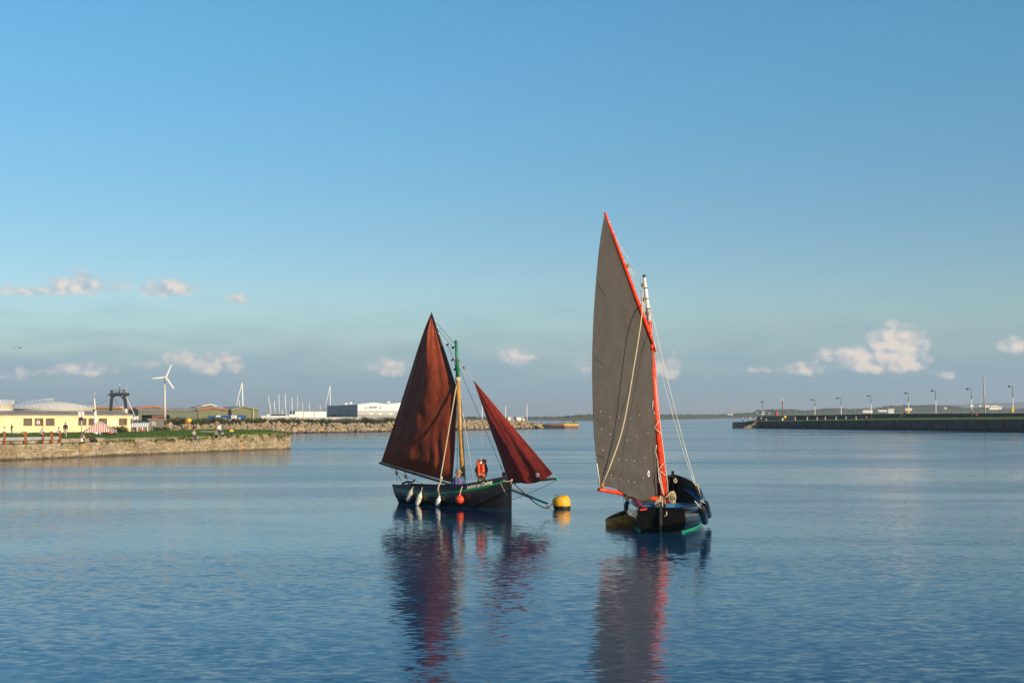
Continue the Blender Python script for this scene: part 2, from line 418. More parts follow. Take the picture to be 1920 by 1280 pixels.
def stone_mat(name, cols, weather=True):
    m = bpy.data.materials.new(name); m.use_nodes = True; t = NT(m.node_tree); t.n.clear()
    geo = t.node('ShaderNodeNewGeometry'); pos = geo.outputs['Position']
    rr = t.m('FRACT', t.m('ADD', t.node('ShaderNodeObjectInfo').outputs['Random'], geo.outputs['Random Per Island']))
    cr_ = t.node('ShaderNodeValToRGB', {0: rr}); e = cr_.color_ramp.elements
    e[0].color = cols[0]+(1,); e[1].color = cols[-1]+(1,)
    for i, c in enumerate(cols[1:-1]):
        x = cr_.color_ramp.elements.new((i+1)/(len(cols)-1)); x.color = c+(1,)
    n = t.m('ADD', t.m('MULTIPLY', t.noise(pos, 5, 6, .7), .55), t.m('MULTIPLY', t.noise(pos, .7, 4, .6), .45))
    c = t.mix(t.ss(n, .35, .65), t.mix(1.0, cr_.outputs[0], (.58, .55, .50, 1), 'MULTIPLY'), cr_.outputs[0])
    if weather:
        z = t.node('ShaderNodeSeparateXYZ', {0: pos}).outputs[2]
        wet = t.ss(t.m('ADD', z, t.m('MULTIPLY', t.noise(pos, .8, 3, .5), .5)), .32, .52, 1.0, 0.0)
        c = t.mix(t.m('MULTIPLY', wet, .75), c, (.045, .04, .022, 1))                # weed line near the water
        if weather == 'rock': wet = t.ss(t.m('ADD', z, t.m('MULTIPLY', t.noise(pos, .5, 3, .5), .6)), .5, .85, 1.0, 0.0); c = t.mix(t.m('MULTIPLY', wet, .7), c, (.04, .037, .025, 1))
        lich = t.ss(t.noise(pos, .32, 5, .65), .56, .68)
        c = t.mix(t.m('MULTIPLY', lich, .6), c, (.50, .30, .09, 1))                  # orange lichen
        moss = t.m('MULTIPLY', t.ss(t.noise(pos, .9, 5, .7), .52, .64), t.ss(z, 1.0, 1.7))
        c = t.mix(t.m('MULTIPLY', moss, .75), c, (.10, .12, .02, 1))
    b = t.node('ShaderNodeBsdfPrincipled', {'Base Color': c, 'Roughness': .88, 'Specular IOR Level': .25})
    bn = t.node('ShaderNodeBump', {'Strength': .7, 'Distance': .05, 'Height': t.noise(pos, 6, 6, .7)}); t.l.new(bn.outputs[0], b.inputs['Normal'])
    o = t.node('ShaderNodeOutputMaterial'); t.l.new(b.outputs[0], o.inputs[0]); return m
M_stone = stone_mat('quay_stone', [(.30, .25, .17), (.40, .33, .22), (.35, .29, .19), (.50, .43, .32), (.33, .28, .20)])
M_mortar = mat('wall_core', (.19, .155, .10), .95, vary=.4, vscale=2, bump=.6)
M_rock = stone_mat('armour_rock', [(.25, .22, .18), (.38, .31, .21), (.46, .34, .19), (.30, .27, .23), (.48, .39, .27)], 'rock')

def rough_stone(seed):
    """a squared stone block, unit size, with uneven faces and rounded edges"""
    rnd = random.Random(seed); m = MB(); vs = []; fs = []; idx = {}
    ks = (-.5, -.36, .36, .5)
    for i in range(4):
        for j in range(4):
            for k in range(4):
                on = [i in (0, 3), j in (0, 3), k in (0, 3)]
                if not any(on): continue
                if j == 0 and False: continue
                x, y, z = ks[i], ks[j], ks[k]
                s = sum(on)
                f = {1: 1.0, 2: .975, 3: .93}[s]
                v = Vector((x*f, y*f, z*f))+Vector([rnd.uniform(-.075, .075) for _ in range(3)])
                idx[(i, j, k)] = len(vs); vs.append(v)
    for a in range(3):
        for b in range(3):
            for s in (0, 3):
                fs.append((idx[(s, a, b)], idx[(s, a+1, b)], idx[(s, a+1, b+1)], idx[(s, a, b+1)]))
                fs.append((idx[(a, s, b)], idx[(a+1, s, b)], idx[(a+1, s, b+1)], idx[(a, s, b+1)]))
                fs.append((idx[(a, b, s)], idx[(a+1, b, s)], idx[(a+1, b+1, s)], idx[(a, b+1, s)]))
    return vs, fs
stone_src = [rough_stone(i) for i in range(10)]
def stone_mesh(i):
    m = MB(); m.add(*stone_src[i]); o = m.build('stone_pattern', M_stone); me = o.data; bpy.data.objects.remove(o); return me
stone_me = [stone_mesh(i) for i in range(10)]

qw = thing('quay_wall', 'long weathered stone quay wall edging the lawn, mossy along its top', 'wall', tuple(QS))
m = MB()
prof = []
N = 40
vs = []; fs = []
for i in range(N+1):
    p = QS+qd*(QLEN*i/N-.05); zt = wtop(pxof(p))-.07
    for q, z in ((p-qn*.07, -.5), (p-qn*.07, zt), (p-qn*.8, zt), (p-qn*.8, -.5)): vs.append(Vector((q.x, q.y, z)))
for i in range(N):
    for k in range(3): fs.append((i*4+k, i*4+k+1, i*4+5+k, i*4+4+k))
fs += [(0, 1, 2, 3), (N*4, N*4+1, N*4+2, N*4+3)]
m.add(vs, fs); m.build('wall_core', M_mortar, qw)
ang = math.atan2(qd.y, qd.x)
stones = []
rnd = random.Random(3)
z = -.12; ci = 0
while z < 2.1:
    h = rnd.choice((.15, .18, .22, .27, .31)); s = -rnd.random()*.6
    while s < QLEN:
        L = rnd.choice((.3, .45, .6, .8, 1.0))*rnd.uniform(.8, 1.25); c = s+L/2
        p = QS+qd*c; zt = wtop(pxof(p))
        top = z+h > zt-.02
        hh = h
        if z < zt-.10:
            if top: hh = zt-z+.02
            if s+L > QLEN: L = QLEN-s; c = s+L/2; p = QS+qd*c
            if L > .15: stones.append((p+Vector((0, 0, 0)), z+hh/2+rnd.uniform(-.02, .02), L-.015, hh-.005+rnd.uniform(-.03, .03), rnd.uniform(-.05, .07), rnd.randrange(10), rnd.random() < .5))
        s += L
    z += h; ci += 1
# end face of the quay, turning the corner
for zz in range(9):
    z0 = -.12+zz*.235; s = 0.0
    if z0 > 1.85: break
    while s < 3.0:
        L = rnd.uniform(.4, .9)
        stones.append((Q1-qn*(s+L/2)+qd*-.25, z0+.11, L-.025, .215, -9, rnd.randrange(10), False)); s += L
stones.sort(key=lambda s: s[0].length - s[2]*20)
rest = MB()
for k, (p, zc, L, h, proud, i, flip) in enumerate(stones):
    if proud == -9: rz = ang+math.pi/2; c = Vector((p.x, p.y, zc))+qd*.02
    else: rz = ang+(math.pi if flip else 0); c = Vector((p.x, p.y, zc))-qn*(.14-proud)
    if k < 300: put(stone_me[i], 'stone', qw, c, (rnd.uniform(-.05, .05), rnd.uniform(-.04, .04), rz+rnd.uniform(-.04, .04)), (L, .34, h))
    else:
        M = Matrix.Translation(c) @ Matrix.Rotation(rz, 4, 'Z') @ Matrix.Diagonal((L, .34, h, 1)); vs_, fs_ = stone_src[i]
        rest.add([M @ v for v in vs_], fs_)
o = rest.build('far_stones', M_stone, qw); o['kind'] = 'stuff'
# kerb slabs set back on the wall top (left part)
M_kerb = stone_mat('kerb_stone', [(.36, .31, .22), (.42, .36, .26), (.33, .28, .2)], False)
s = 0.0
kerb_me = MB().add(*stone_src[2]); kerb_o = kerb_me.build('kerb_pattern', M_kerb); kme = kerb_o.data; bpy.data.objects.remove(kerb_o)
while True:
    L = rnd.uniform(1.4, 2.6); p = QS+qd*(s+L/2)
    if pxof(p) > 184: break
    put(kme, 'kerb_slab', qw, Vector((p.x, p.y, 1.70))-qn*.66, (0, 0, ang), (L-.02, .5, .40)); s += L
# plants rooted in the wall face and hanging over its top
M_moss = mat('wall_plants', (.085, .10, .016), .85, vary=.5, vscale=3, trans=.25, per=.6)
m = MB()
def tuft(m, c, r, n, size, flat=1.0):
    for _ in range(n):
        d = Vector((random.gauss(0, 1), random.gauss(0, 1), random.gauss(0, 1)*flat)); d = d.normalized()*r*random.random()**.5
        p = c+d; a = Vector((random.uniform(-1, 1), random.uniform(-1, 1), random.uniform(-1, 1))).normalized(); b = a.orthogonal().normalized()
        s = size*random.uniform(.6, 1.3)
        m.add([p-a*s, p+b*s*.5, p+a*s, p-b*s*.5], [(0, 1, 2, 3)])
for k in range(150):
    t = random.random()**.6; p = QS+qd*(QLEN*t); px = pxof(p); zt = wtop(px)
    if px < 190 and random.random() < .75: continue
    dz = random.random()**2*(.35 if px < 450 else .85)
    tuft(m, Vector((p.x, p.y, zt-dz))+qn*.10, random.uniform(.10, .30)*(1.3 if px > 480 else 1), 26, .07)
o = m.build('wall_plants', M_moss, qw); o['kind'] = 'stuff'

# rock breakwater
bw = thing('breakwater', 'long breakwater of piled pale rocks behind the harbour', 'breakwater', tuple(RB[2]))
def boulder(seed):
    bm = bmesh.new(); bmesh.ops.create_icosphere(bm, subdivisions=1, radius=.5); rnd = random.Random(seed)
    nn = [Vector((rnd.gauss(0, 1), rnd.gauss(0, 1), rnd.gauss(0, 1))).normalized() for _ in range(7)]; cut = [rnd.uniform(.28, .42) for _ in nn]
    for v in bm.verts:
        for n, c in zip(nn, cut):
            d = v.co.dot(n)
            if d > c: v.co -= n*(d-c)
        v.co += Vector([rnd.uniform(-.03, .03) for _ in range(3)])
    r = ([v.co.copy() for v in bm.verts], [[v.index for v in f.verts] for f in bm.faces]); bm.free(); return r
rock_src = [boulder(i) for i in range(12)]
rock_me = []
for i in range(12):
    o = MB().add(*rock_src[i]).build('rock_pattern', M_rock); rock_me.append(o.data); bpy.data.objects.remove(o)
m = MB()
n = len(RB)
core = []
for a, b in zip(RB, RT): core += [Vector((a.x, a.y+.6, -.5)), Vector((b.x, b.y+.3, b.z-.55)), Vector((b.x, b.y+4, GZ-.1))]
m.add(core, [(i*3+k, i*3+k+1, i*3+4+k, i*3+3+k) for i in range(n-1) for k in range(2)])
m.build('rubble_core', mat('rubble', (.10, .09, .07), .95, vary=.4), bw)
rocks = []
for i in range(n-1):
    a0, a1, b0, b1 = RB[i], RB[i+1], RT[i], RT[i+1]; L = (a1-a0).length
    cnt = int(L*11)
    for _ in range(cnt):
        u, v = random.random(), random.random()
        p = lerp(lerp(a0, a1, u), lerp(b0, b1, u), v); s = random.choice((.6, .8, .9, 1.0, 1.2, 1.5))*random.uniform(.85, 1.2)
        rocks.append((p+Vector((0, random.uniform(-.3, .1), random.uniform(-.18, .12)+.08*nz(p.x*.3, p.y*.3))), s))
for _ in range(120):      # the round head of the breakwater
    a = random.uniform(-.4, 2.2); r = random.uniform(0, 5.5); p = RT[-1]+Vector((math.sin(a)*r, math.cos(a)*r, 0)); p.z = (1-r/5.5)*2.1
    rocks.append((p, random.uniform(.7, 1.5)))
vis = [r for r in rocks if 475 < pxof(r[0]) < 1010]
vis.sort(key=lambda r: -r[1]/r[0].y); big = set(id(r) for r in vis[:300])
rest = MB()
for r in rocks:
    p, s = r; rot = (random.uniform(0, 6), random.uniform(0, 6), random.uniform(0, 6)); sc = (s*random.uniform(.9, 1.35), s*random.uniform(.8, 1.1), s*random.uniform(.7, 1)); i = random.randrange(12)
    if id(r) in big: put(rock_me[i], 'rock', bw, p, rot, sc)
    else:
        from mathutils import Euler
        M = Matrix.Translation(p) @ Euler(rot).to_matrix().to_4x4() @ Matrix.Diagonal(sc+(1,)); v_, f_ = rock_src[i]; rest.add([M @ v for v in v_], f_)
o = rest.build('small_rocks', M_rock, bw); o['kind'] = 'stuff'
# scrub along the top of the breakwater
M_scrub = mat('scrub', (.050, .055, .014), .85, vary=.5, vscale=.3, trans=.25, per=.9)
m = MB()
for i in range(n-1):
    b0, b1 = RT[i], RT[i+1]; L = (b1-b0).length
    for _ in range(int(L*5)):
        u = random.random(); p = lerp(b0, b1, u); px = pxof(p)
        if px > 835 and random.random() < .93: continue
        hgt = 1.0+1.1*max(0, nz(p.x*.13, p.y*.13, 2))+(.5 if 640 < px < 745 else 0); back = random.uniform(.8, 5)
        tuft(m, p+Vector((-.3*back, back, hgt*random.uniform(.0, .8))), random.uniform(.55, 1.0), 40, .17, .8)
o = m.build('coastal_scrub', M_scrub); tag(o, 'low dark green scrub growing along the top of the breakwater', 'scrub'); o['kind'] = 'stuff'

# ---- far shore
def land_mat():
    m = bpy.data.materials.new('far_land'); m.use_nodes = True; t = NT(m.node_tree); t.n.clear()
    pos = t.node('ShaderNodeNewGeometry').outputs['Position']
    mp = t.node('ShaderNodeMapping', {'Vector': pos, 'Scale': (.006, .0022, 0.05)}).outputs[0]
    vo = t.node('ShaderNodeTexVoronoi', {'Vector': mp, 'Scale': 1.0})
    c = t.mix(vo.outputs['Color'], (.075, .12, .03, 1), (.15, .17, .05, 1))
    z = t.node('ShaderNodeSeparateXYZ', {0: pos}).outputs[2]
    c = t.mix(t.ss(z, .3, 2.2, 1.0, 0.0), c, (.20, .17, .12, 1))
    b = t.node('ShaderNodeBsdfPrincipled', {'Base Color': c, 'Roughness': .9, 'Specular IOR Level': .1})
    o = t.node('ShaderNodeOutputMaterial'); t.l.new(b.outputs[0], o.inputs[0]); return m
M_land = land_mat()
shore = [(560, 786), (760, 787), (900, 789.2), (1000, 790), (1110, 790), (1200, 788.2), (1300, 786), (1372, 783.9), (1450, 783.3), (1700, 783.2), (2000, 783.2), (2150, 783.2)]
mid = [(560, 783), (900, 784), (1000, 783.5), (1110, 782.5), (1250, 781), (1372, 778.5), (1450, 774.5), (1640, 772.5), (1800, 770), (2150, 769)]
ridge = [(560, 780), (760, 780.6), (930, 781.6), (1000, 781.4), (1050, 780.4), (1080, 777.6), (1110, 776), (1240, 776.5), (1300, 776.5), (1345, 776.5), (1370, 775), (1410, 773), (1420, 767.8), (1435, 766.6), (1490, 766.6), (1512, 768.6), (1532, 767), (1552, 764.2), (1575, 764), (1592, 765.6), (1640, 764.4), (1662, 759.8), (1700, 758.6), (1760, 758), (1800, 761.5), (1818, 764.4), (1845, 763.6), (1880, 765), (1920, 765), (2150, 764)]
def shore_d(px): return min(4.2*FPX/(interp(px, shore)-HORIZON), 2600)
m = MB(); xs = list(range(560, 2160, 10)); rows = []
for px in xs:
    ds = shore_d(px); d1 = min(ds*1.7+150, 3000); d2 = interp(px, [(560, 1500), (1110, 2200), (1372, 3200), (2150, 3600)])
    d1 = min(d1, d2-200)
    a = W(px, interp(px, shore), ds); a.z = -.3
    rows.append([a, W(px, interp(px, mid), d1), W(px, interp(px, ridge)+4.0, d2), W(px, interp(px, ridge)+7.0, d2+900)])
m.add([p for r in rows for p in r], [(i*4+k, i*4+k+1, i*4+5+k, i*4+4+k) for i in range(len(rows)-1) for k in range(3)], True)
structure(m.build('far_shore', M_land))
M_wood = mat('far_wood', (.040, .055, .018), .9, vary=.5, vscale=.02, per=.8)
blob = []
for sd in range(14):
    bm = bmesh.new(); bmesh.ops.create_icosphere(bm, subdivisions=1, radius=.5); rnd = random.Random(sd)
    o3 = Vector((rnd.random()*50, rnd.random()*50, 0))
    for v in bm.verts: v.co *= 1+.85*mnoise.noise(v.co*4.5+o3)
    blob.append(([v.co.copy() for v in bm.verts], [[v.index for v in f.verts] for f in bm.faces])); bm.free()
m = MB()
def wood(px, py, d, s):
    p = W(px, py, d); M = Matrix.Translation(p) @ Matrix.Rotation(random.uniform(0, 6), 4, 'Z') @ Matrix.Diagonal((s*random.uniform(.9, 1.5), s, s*random.uniform(.7, 1.1), 1)); v_, f_ = random.choice(blob); m.add([M @ v for v in v_], f_)
for _ in range(5200):
    px = random.uniform(860, 2150); d2 = interp(px, [(560, 1500), (1110, 2200), (1372, 3200), (2150, 3600)])
    thick = interp(px, [(900, 1.2), (1050, 2), (1110, 4.5), (1300, 4), (1400, 2.5), (1420, 7), (1500, 6.5), (1552, 7), (1592, 5), (1640, 5), (1700, 9), (1800, 8), (1830, 3), (2150, 3)])
    s = interp(px, [(900, 5), (1110, 9), (1400, 10), (1640, 13), (1800, 12), (2150, 12)])*random.uniform(.28, .8)
    wood(px, interp(px, ridge)+s*.45/d2*FPX+random.random()*thick, d2-random.uniform(10, 60), s)
for _ in range(500):      # hedges and copses on the fields
    px = random.uniform(1110, 2150); t = random.choice((.25, .5, .72)); a = W(px, interp(px, mid), 2400); d2 = interp(px, [(560, 1500), (1110, 2200), (1372, 3200), (2150, 3600)])
    wood(px, lerp(interp(px, mid), interp(px, ridge)+5, t), lerp(2600, d2, t)-15, random.uniform(2.5, 5.5))
o = m.build('far_woods', M_wood); tag(o, 'dark woods covering the hills of the far shore', 'woods'); o['kind'] = 'stuff'
# pale blue hill further off
m = MB(); xs = list(range(1560, 2260, 14)); prof = [(1560, 779), (1700, 768), (1800, 757.5), (1860, 755), (1920, 754), (2000, 752), (2120, 755), (2260, 768)]
rows = [[W(px, 783, 8500), W(px, interp(px, prof)+.7*nz(px*.04, 1), 9000), W(px, 783, 9800)] for px in xs]
m.add([p for r in rows for p in r], [(i*3+k, i*3+k+1, i*3+4+k, i*3+3+k) for i in range(len(rows)-1) for k in range(2)], True)
structure(m.build('distant_hill', mat('distant_moor', (.06, .07, .04), .9, vary=.3, vscale=.002)))
# far houses
M_fw = mat('far_render', (.80, .77, .70), .8, vary=.1); M_slate = mat('slate', (.10, .10, .11), .7, vary=.25)
def house(px, py, wpx, hpx, d, label, roof=.45, group=None):
    b = W(px, py, d); w = wpx*d/FPX; h = hpx*d/FPX; dep = max(7, w*.5); t = thing('far_house', label, 'house', tuple(b), group=group)
    x0, x1, y0, y1 = b.x-w/2, b.x+w/2, b.y, b.y+dep
    MB().box((b.x, b.y+dep/2, b.z+h/2-1), (w, dep, h+2)).build('wall', M_fw, t)
    r = h*roof; o_ = .3
    MB().prism([(x0-o_, y0-o_, b.z+h), (x0-o_, y1+o_, b.z+h), (x0-o_, (y0+y1)/2, b.z+h+r)], (w+2*o_, 0, 0)).build('roof', M_slate, t)
    k = max(1, int(wpx/3.2))
    for i in range(k):
        x = x0+w*(i+.5)/k; MB().box((x, y0, b.z+h*.5), (w/k*.38, .16, h*.38)).build('window', M_glass, t)
    return t
HG = 'far white houses on the shore'
for (px, py, w, h, lab) in [(1366, 777.5, 4, 2.6, 'tiny white house leftmost on the far shore behind the pier end'), (1372, 776.5, 3.5, 2.4, 'tiny white house second from left on the far shore'),
        (1421, 776, 5, 2.8, 'small white gabled house left of the first pier lamp'), (1428, 775.5, 4, 2.2, 'low white house right under the first pier lamp'), (1432, 774.5, 4.5, 3.2, 'taller cream house beside the low one by the first pier lamp'),
        (1441, 775.5, 5, 2.2, 'long low white house left of the red beacon on the pier'),
        (1627, 772, 18, 3.6, 'long pale terrace on the far shore left of the fourth pier lamp'), (1655, 770, 16, 2.0, 'long low pale building between the woods and the pier'),
        (1671, 772.5, 11, 6.2, 'bright white tall house right end of the far terrace'), (1704, 768, 12, 3.4, 'pale grey house behind the pier lamp with yellow box'),
        (1773, 765, 3.6, 2.2, 'single tiny white cottage on the hillside'), (1822, 760.5, 6, 2.4, 'small white block left end of the hilltop row of white buildings'), (1838, 760.5, 4, 2.4, 'small white block second of the hilltop row'),
        (1851, 761.5, 13, 2.6, 'long low white wing of the hilltop buildings behind the tall pole'), (1864, 766, 17, 6.5, 'large cream building on the far hill right of the tall pole'), (1876, 765.5, 5, 4.5, 'cream tower block right end of the far hill buildings')]:
    house(px, py, w, h, 2900 if px < 1500 else 2700, lab, .25 if w > 10 else .5, HG)

# ---- right pier
M_pier = stone_mat('pier_stone', [(.10, .10, .095), (.14, .135, .12), (.12, .115, .10)], False)
def pier_mat():
    m = bpy.data.materials.new('pier_masonry'); m.use_nodes = True; t = NT(m.node_tree); t.n.clear()
    pos = t.node('ShaderNodeNewGeometry').outputs['Position']; sp = t.node('ShaderNodeSeparateXYZ', {0: pos})
    along = t.m('SUBTRACT', t.m('MULTIPLY', sp.outputs[0], .447), t.m('MULTIPLY', sp.outputs[1], .894))
    br = t.node('ShaderNodeTexBrick', {'Vector': t.xyz(along, sp.outputs[2], 0), 'Color1': (.17, .16, .14, 1), 'Color2': (.11, .105, .095, 1), 'Mortar': (.05, .05, .045, 1), 'Scale': 1.0, 'Brick Width': 1.1, 'Row Height': .32, 'Mortar Size': .02})
    n = t.noise(pos, .5, 6, .7)
    c = t.mix(t.ss(n, .3, .7), t.mix(1.0, br.outputs[0], (.6, .6, .58, 1), 'MULTIPLY'), br.outputs[0])
    wet = t.ss(t.m('ADD', sp.outputs[2], t.m('MULTIPLY', n, .8)), .9, 1.4, 1.0, 0.0)
    c = t.mix(t.m('MULTIPLY', wet, .7), c, (.022, .024, .018, 1))
    b = t.node('ShaderNodeBsdfPrincipled', {'Base Color': c, 'Roughness': .85, 'Specular IOR Level': .25})
    bn = t.node('ShaderNodeBump', {'Strength': .6, 'Distance': .08, 'Height': br.outputs['Fac']}); t.l.new(bn.outputs[0], b.inputs['Normal'])
    o = t.node('ShaderNodeOutputMaterial'); t.l.new(b.outputs[0], o.inputs[0]); return m
M_pierw = pier_mat()
pb = [(1400, 801.6), (1450, 802.0), (1640, 803.3), (1800, 806.2), (1920, 808.9), (2060, 813.5)]
ptop = [(1400, 790.2), (1418, 790.0), (1450, 789.6), (1640, 787.4), (1800, 786.4), (1920, 786.0), (2060, 785.2)]
pgr = [(1400, 788.4), (1450, 787.6), (1500, 786.6), (1560, 785.6), (1640, 783.6), (1800, 781.6), (1920, 780.6), (2060, 779.0)]
pbw = [(1400, 781.5), (1430, 779.6), (1490, 778.6), (1560, 777.6), (1640, 775.6), (1800, 774.8), (1920, 774.2), (2060, 773.2)]
PX = [1400, 1418, 1450, 1490, 1530, 1560, 1600, 1640, 1700, 1760, 1800, 1860, 1920, 1990, 2060]
PA_, PB_ = G(1400, 801.6), G(1920, 808.9)
def pier_base(px):
    d = pdepth(px, PA_, PB_-PA_); p = W(px, HORIZON, d); p.z = 0; return p
A0, A1 = pier_base(1450), pier_base(1920); pdir = (A1-A0).normalized(); pn = Vector((-pdir.y, pdir.x, 0)); pn = pn if pn.y > 0 else -pn   # pn: into the pier
def pier_top(px): b = pier_base(px); return W(px, interp(px, ptop), b.y)
def pier_back(px):                 # foot of the back wall on the grass
    b = pier_base(px); d = pdepth(px, b+pn*12, pdir); return W(px, interp(px, pgr), d)
def pier_wall_top(px): q = pier_back(px); return W(px, interp(px, pbw), q.y)
pr = thing('stone_pier', 'long dark stone pier on the right with a grassy top and a low back wall', 'pier', tuple(A0))
m = MB(); vs = []
for px in PX:
    b = pier_base(px); t_ = pier_top(px)
    vs += [Vector((b.x, b.y, -.5)), t_, t_+pn*.8]
m.add(vs, [(i*3+k, i*3+k+1, i*3+4+k, i*3+3+k) for i in range(len(PX)-1) for k in range(2)]+[(0, 1, 2)])
m.build('front_wall', M_pierw, pr)
m = MB(); vs = []
for px in PX:
    t_ = pier_top(px)+pn*.75; q = pier_back(px); vs += [t_+Vector((0, 0, .02)), lerp(t_, q, .5)+Vector((0, 0, .06)), q+pn*.3]
m.add(vs, [(i*3+k, i*3+k+1, i*3+4+k, i*3+3+k) for i in range(len(PX)-1) for k in range(2)], True)
m.build('grass_top', M_pgrass, pr, label='grassy top of the pier')
m = MB(); vs = []
for px in PX[1:]:
    q = pier_back(px); w_ = pier_wall_top(px); vs += [q-Vector((0, 0, .4)), w_, w_+pn*.7, q+pn*.7-Vector((0, 0, 3.5))]
n_ = len(PX)-1
m.add(vs, [(i*4+k, i*4+k+1, i*4+5+k, i*4+4+k) for i in range(n_-1) for k in range(3)]+[(0, 1, 2, 3)])
m.build('back_wall', M_pierw, pr)
# the pier's head: a low stone platform with steps coming down
M_head = stone_mat('pier_head_stone', [(.24, .20, .15), (.30, .25, .18), (.27, .23, .17)], False)
m = MB()
h0, h1 = G(1372, 801.4), G(1400, 801.6)
t0, t1 = W(1374, 790.8, h0.y), W(1400, 790.2, h1.y)
bk = Vector((6, 13, 0))
m.add([Vector((h0.x, h0.y, -.5)), Vector((h1.x, h1.y, -.5)), t1, t0, Vector((h0.x, h0.y, -.5))+bk, Vector((h1.x, h1.y, -.5))+bk, t1+bk, t0+bk],
      [(0, 1, 2, 3), (3, 2, 6, 7), (0, 3, 7, 4), (1, 5, 6, 2), (4, 7, 6, 5)])
m.build('pier_head', M_head, pr)
s0, s1 = G(1392, 801.9), G(1420, 801.8)
stp = 12
for i in range(stp):
    a = lerp(s0, s1, i/stp); zt = 2.2*(i+1)/stp
    MB().box((a.x+.5, a.y-1.0, zt/2-.2), (1.1, 1.6, zt+.4)).build('step', M_head, pr)
# lit stub of wall near the head
a, b = W(1429, 789.4, pier_back(1429).y-2), W(1490, 787.4, pier_back(1490).y-4); za = W(1429, 779.4, a.y).z; zb = W(1490, 778.8, b.y).z
MB().add([a-Vector((0, 0, .5)), b-Vector((0, 0, .5)), Vector((b.x, b.y, zb)), Vector((a.x, a.y, za)), a+Vector((.2, .8, -.5)), b+Vector((.2, .8, -.5)), Vector((b.x+.2, b.y+.8, zb)), Vector((a.x+.2, a.y+.8, za))],
         [(0, 1, 2, 3), (3, 2, 6, 7), (0, 3, 7, 4), (1, 5, 6, 2)]).build('return_wall', M_head, pr)

for px in (1560, 1745, 1885):
    b = pier_base(px); t_ = pier_top(px); o_ = -pn*.12
    m = MB()
    for s_ in (-.28, .28): m.beam(Vector((b.x, b.y, -.3))+pdir*s_+o_, t_+pdir*s_+o_+Vector((0, 0, .4)), .09)
    z_ = .2
    while z_ < t_.z: m.beam(Vector((b.x, b.y, z_))-pdir*.28+o_, Vector((b.x, b.y, z_))+pdir*.28+o_, .06); z_ += .33
    m.build('ladder', mat('rusty_ladder', (.10, .05, .035), .8, vary=.4), pr)
for px in range(1440, 1980, 34):
    b = pier_base(px+random.uniform(-6, 6)); t_ = pier_top(px); zt_ = t_.z*random.uniform(.75, .98)
    MB().box(Vector((b.x, b.y, zt_/2))-pn*.06, (.42, .3, zt_), Matrix.Rotation(math.atan2(pdir.y, pdir.x), 3, 'Z')).build('timber_fender', mat('weedy_timber', (.035, .035, .028), .85, vary=.4), pr)
m = MB()
for k in range(260):
    px = random.uniform(1430, 2000); p = pier_top(px)+pn*.2; tuft(m, p+Vector((0, 0, random.uniform(-.25, .1))), random.uniform(.2, .55), 10, .16)
o = m.build('edge_plants', M_moss, pr); o['kind'] = 'stuff'
# ------------------------------------------------------------ people
M_skin = mat('skin', (.52, .30, .21), .55, vary=.12, vscale=12)
def cloth(name, col): return mat('cloth_'+name, col, .85, vary=.22, vscale=9, bump=.35, bscale=14)
M_shoe = mat('shoe', (.03, .028, .026), .6)
STAND = dict(pel=(0, 0, .93), sp=(0, .01, 1.10), ch=(0, 0, 1.29), nk=(0, .015, 1.48), h0=(0, -.01, 1.57), h1=(0, -.01, 1.665),
    sL=(.175, 0, 1.41), eL=(.235, .03, 1.14), wL=(.225, -.07, .90), kL=(.222, -.10, .82),
    sR=(-.175, 0, 1.41), eR=(-.235, .03, 1.14), wR=(-.225, -.07, .90), kR=(-.222, -.10, .82),
    hL=(.095, 0, .90), nL=(.105, -.03, .50), aL=(.105, .02, .09), tL=(.125, -.14, .045),
    hR=(-.095, 0, .90), nR=(-.105, -.03, .50), aR=(-.105, .02, .09), tR=(-.125, -.14, .045))
def pose(**kw): d = dict(STAND); d.update(kw); return d
def lowered(dz, lean=0.0, **kw):
    d = {k: (v[0], v[1]-lean*max(0, v[2]-.93), v[2]-dz) if k[0] not in 'natk' or k in ('nk',) else v for k, v in STAND.items()}
    for k in ('kL', 'kR'): d[k] = (STAND[k][0], STAND[k][1], STAND[k][2]-dz)
    d.update(kw); return d
SIT = lowered(.42, .12, nL=(.14, -.42, .50), aL=(.14, -.38, .09), tL=(.15, -.54, .045), nR=(-.14, -.42, .50), aR=(-.14, -.38, .09), tR=(-.15, -.54, .045),
    hL=(.095, -.02, .50), hR=(-.095, -.02, .50), wL=(.15, -.35, .60), wR=(-.15, -.35, .60), kL=(.13, -.42, .57), kR=(-.13, -.42, .57))
SITG = lowered(.80, .30, nL=(.16, -.40, .42), aL=(.15, -.62, .08), tL=(.16, -.76, .05), nR=(-.16, -.40, .42), aR=(-.15, -.62, .08), tR=(-.16, -.76, .05),
    hL=(.095, -.04, .12), hR=(-.095, -.04, .12), eL=(.25, -.18, .42), eR=(-.25, -.18, .42), wL=(.16, -.42, .46), wR=(-.16, -.42, .46), kL=(.13, -.5, .44), kR=(-.13, -.5, .44))
LEDGE = lowered(.80, .22, nL=(.13, -.42, .14), aL=(.13, -.47, -.34), tL=(.14, -.60, -.38), nR=(-.13, -.42, .14), aR=(-.13, -.47, -.34), tR=(-.14, -.60, -.38),
    hL=(.095, -.02, .12), hR=(-.095, -.02, .12), eL=(.25, -.10, .40), eR=(-.25, -.10, .40), wL=(.15, -.34, .25), wR=(-.15, -.34, .25), kL=(.13, -.42, .23), kR=(-.13, -.42, .23))
